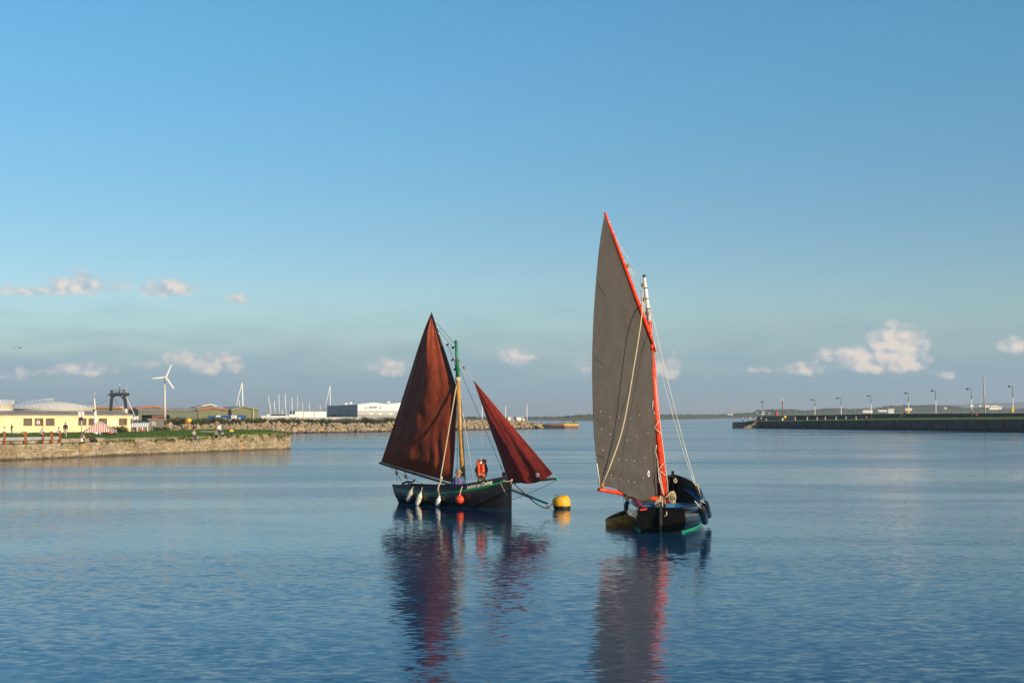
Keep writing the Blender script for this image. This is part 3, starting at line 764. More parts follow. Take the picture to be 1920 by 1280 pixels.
WALK = pose(nL=(.10, -.18, .52), aL=(.10, -.22, .10), tL=(.11, -.38, .06), nR=(-.10, .06, .50), aR=(-.10, .30, .13), tR=(-.11, .17, .05), eL=(.235, .10, 1.15), wL=(.22, .06, .90), kL=(.22, .04, .82), eR=(-.235, -.03, 1.14), wR=(-.22, -.17, .93), kR=(-.22, -.22, .86))
BONES = [('pel', 'sp', 1), ('sp', 'ch', 1), ('ch', 'nk', 1), ('nk', 'h0', 0), ('h0', 'h1', 0),
    ('ch', 'sL', 1), ('sL', 'eL', 1), ('eL', 'wL', 1), ('wL', 'kL', 0), ('ch', 'sR', 1), ('sR', 'eR', 1), ('eR', 'wR', 1), ('wR', 'kR', 0),
    ('pel', 'hL', 2), ('hL', 'nL', 2), ('nL', 'aL', 2), ('aL', 'tL', 3), ('pel', 'hR', 2), ('hR', 'nR', 2), ('nR', 'aR', 2), ('aR', 'tR', 3)]
RAD = dict(pel=.15, sp=.145, ch=.165, nk=.062, h0=.085, h1=.098, sL=.085, eL=.055, wL=.036, kL=.038, hL=.105, nL=.068, aL=.047, tL=.042)
def person(label, loc, rotz, P, height, top, bottom, hair=None, hat=None, vest=None, face=False, group=None, bulk=1.0, shoes=None):
    sc = height/1.75; fingers = []
    bm = bmesh.new(); sk = bm.verts.layers.skin.verify(); V = {}
    for k, p in P.items():
        v = bm.verts.new(Vector(p)); kk = k if k in RAD else k[0]+'L'; r = RAD[kk]*(bulk if kk in ('pel', 'sp', 'ch', 'sL', 'eL') else 1)
        v[sk].radius = (r, r*(.78 if kk in ('sp', 'ch') else 1)); v[sk].use_root = (k == 'pel'); V[k] = v
    bones = list(BONES)
    for a, b, g in BONES: bm.edges.new((V[a], V[b]))
    if face:                            # five separate bent fingers on each hand
        for s in 'LR':
            w, k = Vector(P['w'+s]), Vector(P['k'+s]); d = (k-w).normalized(); side = d.cross(Vector((0, 0, 1)) if abs(d.z) < .8 else Vector((0, 1, 0))).normalized(); curl = side.cross(d)
            for i, (o, L) in enumerate(((-.034, .075), (-.012, .088), (.012, .084), (.033, .066), (.05, .06))):
                base = k+side*o if i < 4 else lerp(w, k, .5)+side*.03
                d1 = d if i < 4 else (d*.6+side*.8).normalized()
                p1 = base+d1*L*.5+curl*.006; p2 = p1+(d1*.6-curl*.8).normalized()*L*.5
                a1, a2 = bm.verts.new(p1), bm.verts.new(p2); 
                for q in (a1, a2): q[sk].radius = (.0095, .0095)
                bm.edges.new((V['k'+s], a1)); bm.edges.new((a1, a2)); fingers.append((p1, p2))
    me = bpy.data.meshes.new('person_cage'); bm.to_mesh(me); bm.free()
    ob = bpy.data.objects.new('person_cage', me); C.objects.link(ob)
    md = ob.modifiers.new('skin', 'SKIN'); md.use_smooth_shade = True
    sb = ob.modifiers.new('sub', 'SUBSURF'); sb.levels = 2 if face else 1; sb.render_levels = sb.levels
    dg = bpy.context.evaluated_depsgraph_get(); dg.update()
    body = bpy.data.meshes.new_from_object(ob.evaluated_get(dg)); bpy.data.objects.remove(ob)
    body.name = 'person_body'
    for mm in (M_skin, top, bottom, shoes or M_shoe): body.materials.append(mm)
    segs = [(Vector(P[a]), Vector(P[b]), g) for a, b, g in bones]+[(a, b, 0) for a, b in fingers]
    for f in body.polygons:
        c = f.center; best = 1e9; bi = 0
        for a, b, g in segs:
            ab = b-a; t = max(0, min(1, (c-a).dot(ab)/max(ab.dot(ab), 1e-9))); d = (c-a-ab*t).length
            if d < best: best, bi = d, g
        f.material_index = bi; f.use_smooth = True
    h1, h0 = Vector(P['h1']), Vector(P['h0'])
    if face:                            # nose, ears, brow and mouth in the same surface
        mb = MB(); hc = (h0*.45+h1*.55)
        mb.ell(hc+Vector((0, -.102, -.012)), (.016, .024, .026), 6, 5); mb.ell(hc+Vector((.088, 0, 0)), (.014, .026, .036), 6, 5); mb.ell(hc+Vector((-.088, 0, 0)), (.014, .026, .036), 6, 5)
        for s in (-1, 1): mb.ell(hc+Vector((s*.036, -.086, .022)), (.016, .012, .009), 6, 4)
        mb.ell(hc+Vector((0, -.088, -.058)), (.030, .012, .008), 6, 4)
        b2 = bmesh.new(); b2.from_mesh(body)
        for ff, smf in ((mb.f, 0),):
            vv = [b2.verts.new(v) for v in mb.v]
            for f_ in ff:
                try: nf = b2.faces.new([vv[i] for i in f_]); nf.smooth = True; nf.material_index = 0
                except ValueError: pass
        b2.to_mesh(body); b2.free()
    root = bpy.data.objects.new('person', body); C.objects.link(root)
    root.location = loc; root.rotation_euler = (0, 0, rotz); root.scale = (sc,)*3
    ROOTM[root.name] = Matrix()
    tag(root, label, 'person', group)
    hc = lerp(h0, h1, .6); hv = (h1-h0).normalized(); rot = Vector((0, 0, 1)).rotation_difference(hv).to_matrix()
    if hair is not None:
        m = MB()
        def hp(u, v):
            th = v*1.75; ph = u*2*math.pi; r = .112+.022*nz(math.cos(ph)*4, math.sin(ph)*4, th*5)
            front = max(0, -math.sin(ph)); th = th*(1-.48*front)
            return hc+rot @ Vector((r*math.sin(th)*math.cos(ph)*.92, r*math.sin(th)*math.sin(ph)+.012, r*math.cos(th)*1.05+.012))
        m.grid(hp, 16, 8)
        m.build('hair', hair, root, local=True)
    if hat is not None:
        m = MB(); c = hc+hv*.055
        m.lathe([(.0, .115), (.07, .108), (.105, .085), (.115, .03), (.118, .0), (.175, -.022), (.178, -.030), (.112, -.016)], c, hv, 18)
        m.build('hat', hat, root, local=True)
    return root

# ------------------------------------------------------------ boats
M_hull = mat('tarred_hull', (.012, .0115, .011), .30, vary=.5, vscale=2.5, bump=.12, bscale=9, coat=.25)
M_inside = mat('tarred_inside', (.022, .018, .015), .6, vary=.5)
M_green = mat('green_paint', (.010, .19, .075), .4, vary=.15)
M_oldgreen = mat('bright_green_paint', (.012, .34, .17), .45, vary=.15)
M_blue = mat('blue_paint', (.008, .10, .27), .5, vary=.3)
M_orange = mat('orange_paint', (.78, .055, .010), .42, vary=.24, vscale=5, bump=.15, bscale=25)
M_red = mat('red_rope', (.55, .03, .025), .6, vary=.2)
M_pine = mat('varnished_pine', (.50, .27, .075), .38, vary=.25, vscale=8)
M_spar = mat('dark_spar', (.035, .026, .02), .5, vary=.4)
M_block = mat('wooden_block', (.24, .11, .04), .5)
M_rust = mat('rusty_post', (.32, .10, .03), .85, vary=.4)
def sail_mat(name, col, rough, trans, wscale, wamp, vr=.2):
    m = bpy.data.materials.new(name); m.use_nodes = True; t = NT(m.node_tree); t.n.clear()
    tc = t.node('ShaderNodeTexCoord').outputs['Object']
    n = t.noise(tc, 2.2, 6, .65); n2 = t.noise(tc, 26, 3, .6)
    f = t.m('ADD', t.m('MULTIPLY', n, .7), t.m('MULTIPLY', n2, .3))
    c = t.mix(t.ss(f, .35, .65), tuple(k*(1-vr) for k in col)+(1,), tuple(k*(1+vr) for k in col)+(1,))
    b = t.node('ShaderNodeBsdfPrincipled', {'Base Color': c, 'Roughness': rough, 'Specular IOR Level': .35, 'Sheen Weight': .08})
    bn = t.node('ShaderNodeBump', {'Strength': .35, 'Distance': .01, 'Height': t.noise(tc, wscale, 5, .6, dist=.6)}); t.l.new(bn.outputs[0], b.inputs['Normal'])
    tr = t.node('ShaderNodeBsdfTranslucent', {'Color': c}); mx = t.node('ShaderNodeMixShader', {0: trans})
    t.l.new(b.outputs[0], mx.inputs[1]); t.l.new(tr.outputs[0], mx.inputs[2])
    o = t.node('ShaderNodeOutputMaterial'); t.l.new(mx.outputs[0], o.inputs[0]); return m
M_tan = sail_mat('tan_sail', (.40, .080, .034), .55, .38, 7, 1)
M_jib = sail_mat('red_jib', (.36, .042, .028), .5, .34, 7, 1)
M_grey = sail_mat('black_sail', (.064, .059, .053), .7, .05, 3, 1, .13)

class Hull:
    def __init__(s, L, B, sheer, stern_w, rake, keel=.55, fore=2.3, bowv=.8):
        s.L, s.B, s.sheer_t, s.sw, s.rake, s.keel, s.fore, s.bowv = L, B, sheer, stern_w, rake, keel, fore, bowv
    def sheer(s, u):
        P = [Vector((0, 0, z)) for z in s.sheer_t]; return cr(P, u).z
    def half(s, u):
        if u < .48: return s.B/2*(1-(1-s.sw)*((.48-u)/.48)**1.9)
        x = (u-.48)/.52; return s.B/2*max(0, 1-x**s.fore)**.82
    def y(s, u, z):
        h = s.half(u); sh = s.sheer(u); k = z/sh
        v = s.bowv*max(0, (u-.62)/.38)**1.3
        if z >= 0:
            if k > .5: U = 1-.13*((k-.5)/.5)**1.8
            else: U = 1-.20*((.5-k)/.5)**2
            Vv = .42+.58*min(k, 1.05)**.8
        else:
            q = max(0, 1-(z/-s.keel)**2)**.5; U = .80*q; Vv = .42*q
        return h*(U*(1-v)+Vv*v)
    def x(s, u, z): return u*s.L-s.rake*max(0, z)*(1-u)**3
    def pt(s, u, z, side, off=0.0):
        p = Vector((s.x(u, z), side*s.y(u, z), z))
        if off:
            e = .01; a = Vector((s.x(min(u+e, 1), z), side*s.y(min(u+e, 1), z), z))-Vector((s.x(max(u-e, 0), z), side*s.y(max(u-e, 0), z), z))
            b = Vector((s.x(u, z+.02), side*s.y(u, z+.02), z+.02))-Vector((s.x(u, z-.02), side*s.y(u, z-.02), z-.02))
            n = a.cross(b); n = n.normalized() if n.length > 1e-9 else Vector((1, 0, 0))
            if n.y*side < 0: n = -n
            p += n*off
        return p
    def build(s, root, rail_mat, inside, hull_mat, tr_mat=None, stem=True):
        zs = [-.55, -.48, -.3, -.12, 0, .15, .3, .42, .55, .68, .8, .9, 1.0]
        def lv(u, k): return zs[k]*s.keel if zs[k] < 0 else zs[k]*s.sheer(u)
        N = 44
        m = MB()
        for side in (-1, 1):
            m.add([s.pt(i/N, lv(i/N, k), side) for i in range(N+1) for k in range(len(zs))],
                  [(i*13+k, i*13+k+1, i*13+14+k, i*13+13+k) for i in range(N) for k in range(12)], True)
        shell = m.build('hull', hull_mat, root, local=True)
        m = MB()          # transom
        col = [s.pt(0, lv(0, k), -1) for k in range(13)]+[s.pt(0, lv(0, k), 1) for k in range(12, -1, -1)]
        m.prism([p+Vector((-.012, 0, 0)) for p in col], (.05, 0, 0)); m.build('transom', tr_mat or hull_mat, root, local=True)
        m = MB()          # ceiling planking inside
        for side in (-1, 1):
            m.add([s.pt(min(i/N, .985), lv(i/N, k), side, -.06) for i in range(1, N) for k in (6, 8, 10, 12)], [(i*4+k, i*4+k+1, i*4+5+k, i*4+4+k) for i in range(N-2) for k in range(3)], True)
        m.build('ceiling_planks', inside, root, local=True)
        m = MB()          # floor
        vs = [s.pt(i/N, .30*s.sheer(i/N), sd, -.05) for i in range(1, N) for sd in (-1, 1)]
        m.add(vs, [(i*2, i*2+1, i*2+3, i*2+2) for i in range(N-2)]); m.build('floor', inside, root, local=True)
        for side in (-1, 1):   # gunwale capping
            m = MB(); vs = []
            for i in range(N+1):
                u = i/N; p = s.pt(u, s.sheer(u), side); w = .05 if s.half(u) > .06 else .02
                for dy, dz in ((.03, -.035), (.03, .03), (-w, .03), (-w, -.035)): vs.append(p+Vector((0, side*dy, dz)))
            m.add(vs, [(i*4+k, i*4+(k+1) % 4, i*4+4+(k+1) % 4, i*4+4+k) for i in range(N) for k in range(4)]+[(0, 1, 2, 3), (N*4, N*4+1, N*4+2, N*4+3)])
            m.build('gunwale', rail_mat, root, local=True)
        zt = s.sheer(1)
        if stem: MB().add([Vector((s.L+dx, dy, z)) for z in (-.5, 0, zt*.5, zt+.10) for dx, dy in ((-.14, -.05), (.055, -.035), (.055, .035), (-.14, .05))],
                 [(i*4+k, i*4+(k+1) % 4, i*4+4+(k+1) % 4, i*4+4+k) for i in range(3) for k in range(4)]+[(12, 13, 14, 15)]).build('stem_post', hull_mat, root, local=True)
        return shell
    def strip(s, name, zf, hgt, u0, u1, material, root, sides=(-1, 1), off=.012, n=60):
        for side in sides:
            m = MB(); vs = []
            for i in range(n+1):
                u = lerp(u0, u1, i/n); z = zf(u); h = hgt(u) if callable(hgt) else hgt
                for zz, o in ((z, -.02), (z, off), (z+h, off), (z+h, -.02)): vs.append(s.pt(u, zz, side, o))
            m.add(vs, [(i*4+k, i*4+k+1, i*4+5+k, i*4+4+k) for i in range(n) for k in range(3)], True)
            m.build(name, material, root, local=True)

def sail(name, luff, leech, material, root, disp, nrm, nu=70, nv=90, curved=True):
    m = MB(); f = cr if curved else pl
    def fn(u, v):
        return lerp(f(luff, v), f(leech, v), u)+nrm*disp(u, v)
    m.grid(fn, nu, nv); return m.build(name, material, root, solid=.012), fn
def block(c, d, parent, r=.055):
    m = MB(); d = Vector(d).normalized(); m.lathe([(.0, -1.5*r), (.55*r, -1.3*r), (.95*r, -.5*r), (r, 0), (.95*r, .5*r), (.55*r, 1.3*r), (0, 1.5*r)], c, d, 8)
    return m.build('pulley_block', M_block, parent)
def lens_badge(name, c, n, up, rx, ry, parent, mats):
    n = n.normalized(); up = (up-n*up.dot(n)).normalized(); x = up.cross(n)
    m = MB(); m.cur = 0
    ring = [c+x*rx*math.cos(a)+up*ry*math.sin(a) for a in [i*math.pi/10 for i in range(20)]]
    m.prism(ring, n*.012); o = m.build(name, mats[0], parent)
    m = MB(); m.prism([c+n*.012+x*rx*.5*math.cos(i*math.pi/6)+up*ry*.55*math.sin(i*math.pi/6)-up*ry*.05 for i in range(12)], n*.004); k = m.build('emblem', mats[1], o)
    m = MB(); m.box(c+n*.018+up*ry*.1, (.02, .02, .02)); m.v = [c+n*.017+x*((v-c-n*.018-up*ry*.1).x/.02)*rx*.4+up*(((v-c-n*.018-up*ry*.1).z/.02)*ry*.3+ry*.12)+n*(((v-c-n*.018-up*ry*.1).y/.02)*.004) for v in m.v]; m.build('emblem', mats[2], o)
    return o

# ---- left boat: black hull, green stripe, tan sails, heading right towards the camera
BW = G(957, 953.0); ST = G(764, 941.8)
hd = (BW-ST); L1 = hd.length; hd.normalize(); st_n = Vector((hd.y, -hd.x, 0))      # st_n: starboard, towards the camera
bA = thing('sailing_boat', 'small black wooden sailing boat with green stripe and dark red sails', 'sailing boat', tuple(ST), math.atan2(hd.y, hd.x))
HA = Hull(L1, 2.15, [.86, .86, .93, 1.12, 1.46], .60, .55)
HA.build(bA, M_black, M_inside, M_hull)
def cl(px): return pdepth(px, ST, hd)                         # distance of the boat's centre plane at photo column px
def stripe_z(u): return HA.sheer(u)-interp(u, [(0, .34), (.3, .36), (.6, .35), (.8, .325), (.93, .275), (1, .22)])
HA.strip('green_stripe', stripe_z, lambda u: interp(u, [(0, .05), (.3, .06), (.6, .085), (1, .11)]), .12, .975, M_green, bA)
HA.strip('rubbing_strake', lambda u: HA.sheer(u)-.10, .035, .01, .60, M_black, bA, off=.03)
HA.strip('waterline_strake', lambda u: .30*HA.sheer(u), .02, .01, .97, M_hull, bA, off=.015)
for u in (.22, .40, .70): MB().box((u*L1, 0, .60), (.26, 2*HA.y(u, .6)-.1, .045)).build('thwart', M_inside, bA, local=True)
# name painted in pale lettering on the bow
def hull_text(txt, u0, size, dz, H, side, root, material):
    cu = bpy.data.curves.new('name_lettering', 'FONT'); cu.body = txt; cu.size = 1.0; cu.offset = .03; cu.resolution_u = 3
    ob = bpy.data.objects.new('name_lettering', cu); C.objects.link(ob)
    dg = bpy.context.evaluated_depsgraph_get(); dg.update(); me = bpy.data.meshes.new_from_object(ob.evaluated_get(dg)); bpy.data.objects.remove(ob)
    bm = bmesh.new(); bm.from_mesh(me); bmesh.ops.subdivide_edges(bm, edges=[e for e in bm.edges if e.calc_length() > .35], cuts=1); bmesh.ops.triangulate(bm, faces=bm.faces)
    for v in bm.verts:
        u = u0+v.co.x*size*.74/H.L
        v.co = H.pt(u, H.sheer(u)-dz(u)+v.co.y*size, side, .014)
    bm.to_mesh(me); bm.free(); me.materials.append(material)
    o = bpy.data.objects.new('name_lettering', me); C.objects.link(o); o.parent = root; ROOTM[o.name] = ROOTM[root.name]; return o
M_letter = mat('lettering_paint', (.78, .74, .62), .6, vary=.1)
hull_text('bádóirí an Cladaig', .715, .215, lambda u: HA.sheer(u)-stripe_z(u)-interp(u, [(.6, .085), (1, .11)])-.02, HA, -1, bA, M_letter)
# mast
mb_, mt_ = W(869, 912, cl(866)), W(855, 641, cl(862)); mg_ = W(858.5, 711, cl(863))
M0 = lerp(mb_, mt_, -.12)
MB().tube([M0, lerp(mb_, mg_, .5), mg_], [.125, .115, .10], 14).build('lower_mast', M_pine, bA)
MB().tube([mg_, lerp(mg_, mt_, .6), mt_], [.095, .075, .06], 12).lathe([(.0, .1), (.07, .07), (.09, 0), (.07, -.05), (0, -.06)], mt_, (0, 0, 1), 10).build('upper_mast', M_green, bA)
for k in (.1, .5, .9):
    p = lerp(mg_, mt_, k); MB().lathe([(.105-.03*k, -.02), (.105-.03*k, .02)], p, mt_-mg_, 12).build('mast_band', M_dark, bA)
MB().tube([mg_-Vector((0, 0, .12)), mg_+Vector((0, 0, .10))], .122, 12).build('mast_band', M_rope, bA)
# gaff yard and boom
gy0, gy1 = W(857, 735, cl(860)), W(808.5, 586, cl(808))
MB().tube([lerp(gy0, gy1, k/6) for k in range(7)], [.04, .055, .06, .06, .055, .045, .03], 10).build('yard', M_spar, bA)
b0, b1 = W(845, 908, cl(848)), W(711.5, 867.5, cl(712))
MB().tube([lerp(b0, b1, k/5) for k in range(6)], [.05, .06, .065, .065, .06, .05], 10).build('boom', M_spar, bA)
luffA = [W(x, y, cl(x)) for x, y in ((848, 904.5), (852.5, 845), (855, 785), (855.5, 732), (840, 682), (824, 634), (810, 590))]
leechA = [W(x, y, cl(x)) for x, y in ((714.5, 866), (733, 812), (751, 757), (767.5, 705), (781.5, 660), (795, 620), (807, 590))]
def ridge_(x, c, w): return math.exp(-((x-c)/w)**2)
def dispA(u, v):
    e = min(1, u*9, (1-u)*9)*min(1, v*14, (1-v)*7+.05)
    belly = .34*math.sin(math.pi*min(1, u))**.8*math.sin(math.pi*min(1, v*.9+.08))**.7
    fold = .085*ridge_(u, .40+.10*v, .12)*min(1, v*2.2)*(1 if v < .97 else 0)+.05*math.sin(u*13+2.5*v+2*nz(u*3, v*2))*.5*(1-v)**.4
    cres = .030*math.sin(26*math.hypot(u-1.05, (v+.05)*1.3)+5*nz(u*4, v*5))*max(0, 1-v*2.6)
    tens = .035*math.sin(30*(v-.32*u)+3*nz(u*5, v*6, 2))*max(0, 1-abs(v-.22)*4.5)*u*(1-u)*3
    lng = .028*math.sin(34*u+4*v+3*nz(u*2, v*1.4, 5))*max(0, (v-.35))*1.3
    micro = .018*nz(u*9, v*14, 3)+.010*nz(u*22, v*30, 7)
    return (belly+fold+cres+tens+lng)*e+micro*e
mainA, fnA = sail('mainsail', luffA, leechA, M_tan, bA, dispA, st_n, 90, 120)
for k in range(1, 8):     # seams between the cloths
    pass
# jib
cj = lambda px: pdepth(px, BW, hd)
luffJ = [W(x, y, cj(x)) for x, y in ((1036, 887), (998, 842), (960, 798), (924, 755), (889, 714))]
leechJ = [W(x, y, cj(x)) for x, y in ((951, 897), (938, 856), (920, 806), (905, 762), (887.5, 713))]
def dispJ(u, v):
    e = min(1, u*8, (1-u)*8)*min(1, (1-v)*9)
    belly = .20*math.sin(math.pi*u)**.8*math.sin(math.pi*(v*.85+.12))
    f = .055*ridge_(u, .56+.10*v, .10)+.05*ridge_(u, .25, .08)*(1-v)+.05*ridge_(u+.55*v, .95, .12)*(1-v)
    f += .03*math.sin(u*16+2*v+2*nz(u*3, v*2, 8))*.6
    return (belly+f)*e-.10*math.sin(math.pi*u)*max(0, .1-v)*10*.5+.012*nz(u*12, v*14, 5)*e
# round the foot down to the sprit
def jfn(u, v):
    p = lerp(cr(luffJ, v), cr(leechJ, v), u)+st_n*dispJ(u, v)
    return p-Vector((0, 0, .34*math.sin(math.pi*min(1, max(0, u))**.85)*(1-v)**5))
m = MB(); m.grid(jfn, 60, 70); jib = m.build('jib', M_jib, bA, solid=.012)
lens_badge('badge', jfn(.22, .045)+st_n*.03, st_n, Vector((0, 0, 1)), .095, .10, jib, (M_white, mat('badge_grey', (.35, .35, .34), .6), M_white))
# bowsprit
s0_, s1_ = W(948, 904, cj(948)), W(1045, 897, cj(1045))
MB().tube([s0_, lerp(s0_, s1_, .6), s1_], [.075, .065, .05], 10).build('bowsprit', M_spar, bA)
MB().tube([lerp(s0_, s1_, .965), lerp(s0_, s1_, 1.004)], .058, 10).build('bowsprit_tip', M_oldgreen, bA)
# rudder and curved tiller
MB().prism([(-.01, -.02, -.45), (-.14, -.02, -.45), (-.15, -.02, .0), (-.56, -.02, .82), (-.46, -.02, .82), (-.015, -.02, .0)], (0, .04, 0)).build('rudder', M_hull, bA, local=True)
t0 = [W(x, y, cl(x)-.1) for x, y in ((752, 912), (756, 905.5), (764, 903), (772, 903.5), (777, 900), (779, 898.5))]
MB().tube([cr(t0, k/14) for k in range(15)], [.05]*8+[.045]*4+[.03]*3, 8).build('tiller', M_black, bA)
MB().box((L1*.955, -.10, 1.46), (.11, .11, .34), Matrix.Rotation(R(-14), 3, 'Y')).build('bitt_post', M_black, bA, local=True)
# standing and running rigging
def rope(pts, r, material, parent, name='rope'): return MB().tube(pts, r, 6).build(name, material, parent)
def sideA(px, py, off): return W(px, py, pdepth(px, ST+st_n*off, hd))
sh0, sh1 = W(857, 716, cl(860)-.1), sideA(822, 918, 1.0)
rope([lerp(sh0, sh1, k/6) for k in range(7)], .028, M_rope, bA, 'shroud')
rope([sideA(829, 893, 1.0), sideA(826.5, 901, 1.0), sideA(822, 912, 1.04), sideA(820, 920, 1.06)], .04, M_rope, bA, 'lanyard')
sp0, sp1 = W(859, 716, cl(862)), W(889, 909, cl(886)+.9)
rope([sp0, sp1], .012, M_rope_white, bA, 'shroud')
rope([W(861, 690, cl(861)), W(947, 893, cj(950))], .011, M_rope_dark, bA, 'forestay')
rope([W(938, 872, cj(940)), W(946, 892, cj(950))], .02, M_rope, bA, 'lanyard')
jh = W(888, 713, cj(888)); mh = W(857.5, 672, cl(860))
rope([mh, jh], .014, M_rope, bA, 'jib_halyard')
for k in (.08, .42): block(lerp(mh, jh, k), jh-mh, bA)
for (x0, y0, x1, y1) in ((817, 604, 853, 645), (820, 616, 850, 652), (838, 645, 851, 674), (852, 674, 855, 700)):
    rope([W(x0, y0, cl(x0)), W(x1, y1, cl(x1))], .012, M_rope_dark, bA, 'halyard')
for (x, y) in ((839, 646), (849.5, 651.5), (848.5, 674.5), (853, 692), (853, 722)): block(W(x, y, cl(x)-.05), (1, 0, .6), bA)
for (x, y) in ((816, 604), (819, 614), (822, 626), (828, 648)): MB().ell(W(x+1, y, cl(x)-.06), .035, 6, 4).build('yard_lashing', M_rope_white, bA)
rope([W(743, 878, cl(743)), W(744, 886, cl(744)), W(757, 910, cl(757))], .013, M_rope_dark, bA, 'mainsheet'); rope([W(743, 884, cl(743)), W(746, 908, cl(746))], .012, M_rope, bA, 'mainsheet')
rope([W(760, 884, cl(760)), W(762, 893, cl(762)), W(768, 911, cl(768))], .013, M_rope_dark, bA, 'mainsheet'); rope(sag(W(730, 876, cl(730)), W(800, 909, cl(800)), .05), .009, M_rope_dark, bA, 'mainsheet')
for (x, y) in ((743.5, 886), (760.5, 893)): block(W(x, y, cl(x)), (0, 0, 1), bA, .07)
for x, y in ((742, 878), (759, 884), (776, 889)): MB().tube([W(x, y+1.5, cl(x)), W(x+.6, y-5, cl(x))], .03, 6).build('sail_tie', M_rope_dark, bA)
rope([W(855.5, 735, cl(857)), W(856, 780, cl(857)), W(857.5, 840, cl(857)), W(857, 905, cl(857))], .012, M_rope_dark, bA, 'downhaul')
rope(sag(W(1045, 899, cj(1045)), W(960, 936, cj(959)), .05), .011, M_rope_dark, bA, 'bobstay')
rope(sag(W(1036, 887, cj(1036)), W(1044, 896, cj(1044)), 0), .01, M_rope_white, bA, 'jib_outhaul')
rope(sag(sideA(938, 904, .5), sideA(949, 927, .12), 0), .012, M_rope, bA, 'bow_line')
rope([W(x, y, cj(955)-.25) for x, y in ((943, 899), (949, 902.5), (956, 901.5), (961, 897.5))], .02, M_rope, bA, 'bow_line')
rope([W(x, y, cj(957)-.2) for x, y in ((961, 899), (957, 906), (959, 912), (963, 904), (967, 900), (966, 908))], .016, M_rope, bA, 'bow_line')
# a long oar over the bow, blade end green, dipping towards the water
oar = thing('oar', 'long grey oar with bright green blade slanting from the bow to the water', 'oar', tuple(W(1025, 944, 51.6)))
o0, o1, o2 = W(958, 917, cj(958)+.25), W(998.5, 933, 52.6), W(1026, 943.5, 52.2)
MB().beam(o0, o1, .115, .085).build('shaft', mat('weathered_wood', (.26, .22, .18), .8, vary=.3), oar)
MB().beam(o1, lerp(o1, o2, .85), .15, .06).beam(lerp(o1, o2, .85), o2, .19, .05).build('blade', M_oldgreen, oar)

# fenders and float hanging over the left boat's side
M_fend = mat('white_fender', (.74, .71, .58), .45, vary=.2, vscale=5)
def fender(name, label, top, bot, r, material, line_to, group, ropemat=M_rope, caps=None):
    t = thing(name, label, 'fender', tuple(bot), group=group); ax = (top-bot); Lh = ax.length
    MB().lathe([(.02, -.02), (r*.55, .0), (r*.88, .05), (r, .13), (r, Lh-.16), (r*.85, Lh-.08), (r*.5, Lh-.02), (.04, Lh+.02), (.0, Lh+.02)], bot, ax, 14).build('body', material, t)
    MB().lathe([(.05, Lh-.02), (.05, Lh+.07), (.03, Lh+.09)], bot, ax, 8).build('eye', caps or material, t)
    rope([top, lerp(top, line_to, .5)+Vector((0, 0, -.01)), line_to], .016, ropemat, t)
    return t
FG = 'white fenders along the left boat'
fender('fender', 'grey-white fender nearest the stern of the left boat, tilted', sideA(771.5, 918.5, 1.16), sideA(764, 939, 1.12), .115, mat('dirty_fender', (.52, .52, .42), .5, vary=.25), sideA(775, 912, 1.0), FG)
fender('fender', 'cream pointed fender second from the stern of the left boat', sideA(788.5, 925, 1.2), sideA(782, 946.5, 1.14), .12, M_fend, sideA(792, 913, 1.05), FG)
fender('fender', 'white fender hanging below the tan shroud of the left boat', sideA(823.5, 931.5, 1.24), sideA(819.5, 948, 1.18), .11, M_white, sideA(822.5, 916, 1.1), FG)
ft = thing('float_ball', 'round orange-red float ball hanging amidships on the left boat', 'float', tuple(sideA(862, 944, 1.27)))
bc = sideA(862, 936, 1.27); MB().ell(bc, .195, 18, 12).build('ball', mat('orange_float', (.82, .07, .02), .35, vary=.06), ft)
MB().lathe([(.06, .17), (.06, .23), (.035, .26)], bc, (0, 0, 1), 8).build('eye', MATS['orange_float'], ft); rope([bc+Vector((0, 0, .23)), sideA(864, 919, 1.15), sideA(867, 911, 1.05)], .022, M_rope, ft)

# mooring buoy
by = G(1055, 953.5); buoy = thing('mooring_buoy', 'yellow barrel-shaped mooring buoy with dark weedy foot', 'buoy', tuple(by))
ax = Vector((-.20, .04, 1)).normalized()
def buoy_mat():
    m = bpy.data.materials.new('buoy_yellow'); m.use_nodes = True; t = NT(m.node_tree); t.n.clear()
    pos = t.node('ShaderNodeNewGeometry').outputs['Position']; z = t.node('ShaderNodeSeparateXYZ', {0: pos}).outputs[2]
    n = t.noise(pos, 5, 5, .6); c = t.mix(t.ss(n, .35, .65), (.72, .36, .012, 1), (.85, .46, .02, 1))
    weed = t.ss(t.m('ADD', z, t.m('MULTIPLY', t.noise(pos, 9, 4, .6), .10)), .17, .22, 1, 0)
    c = t.mix(weed, c, (.022, .018, .008, 1))
    c = t.mix(t.m('MULTIPLY', t.ss(t.noise(pos, 2.2, 6, .7), .55, .7), .5), c, (.30, .15, .02, 1))
    b = t.node('ShaderNodeBsdfPrincipled', {'Base Color': c, 'Roughness': .5}); o = t.node('ShaderNodeOutputMaterial'); t.l.new(b.outputs[0], o.inputs[0]); return m
MB().lathe([(.28, -.3), (.36, -.02), (.40, .17), (.41, .34), (.39, .45), (.33, .535), (.22, .58), (0, .60)], by, ax, 26).build('body', buoy_mat(), buoy)
MB().tube([by+ax*.6+Vector((.07*math.cos(a)-.16, 0, .05*math.sin(a))) for a in [k*math.pi/6 for k in range(7)]], .016, 6).build('lifting_eye', M_dark, buoy)
ml = thing('mooring_line', 'dark mooring rope drooping from the left boat bow to the yellow buoy', 'rope', tuple(by))
mp0 = W(962, 905, cj(962)); mp = [mp0, W(985, 926, 52.4), W(1006, 944, 52.6), W(1020, 951, 54), W(1028, 951.5, 55), W(1038, 941, 56.2)]
mp = [Vector((p.x, p.y, max(p.z, .02))) for p in mp]
MB().tube([cr(mp, k/30) for k in range(31)], .022, 6).build('line', M_rope_dark, ml)
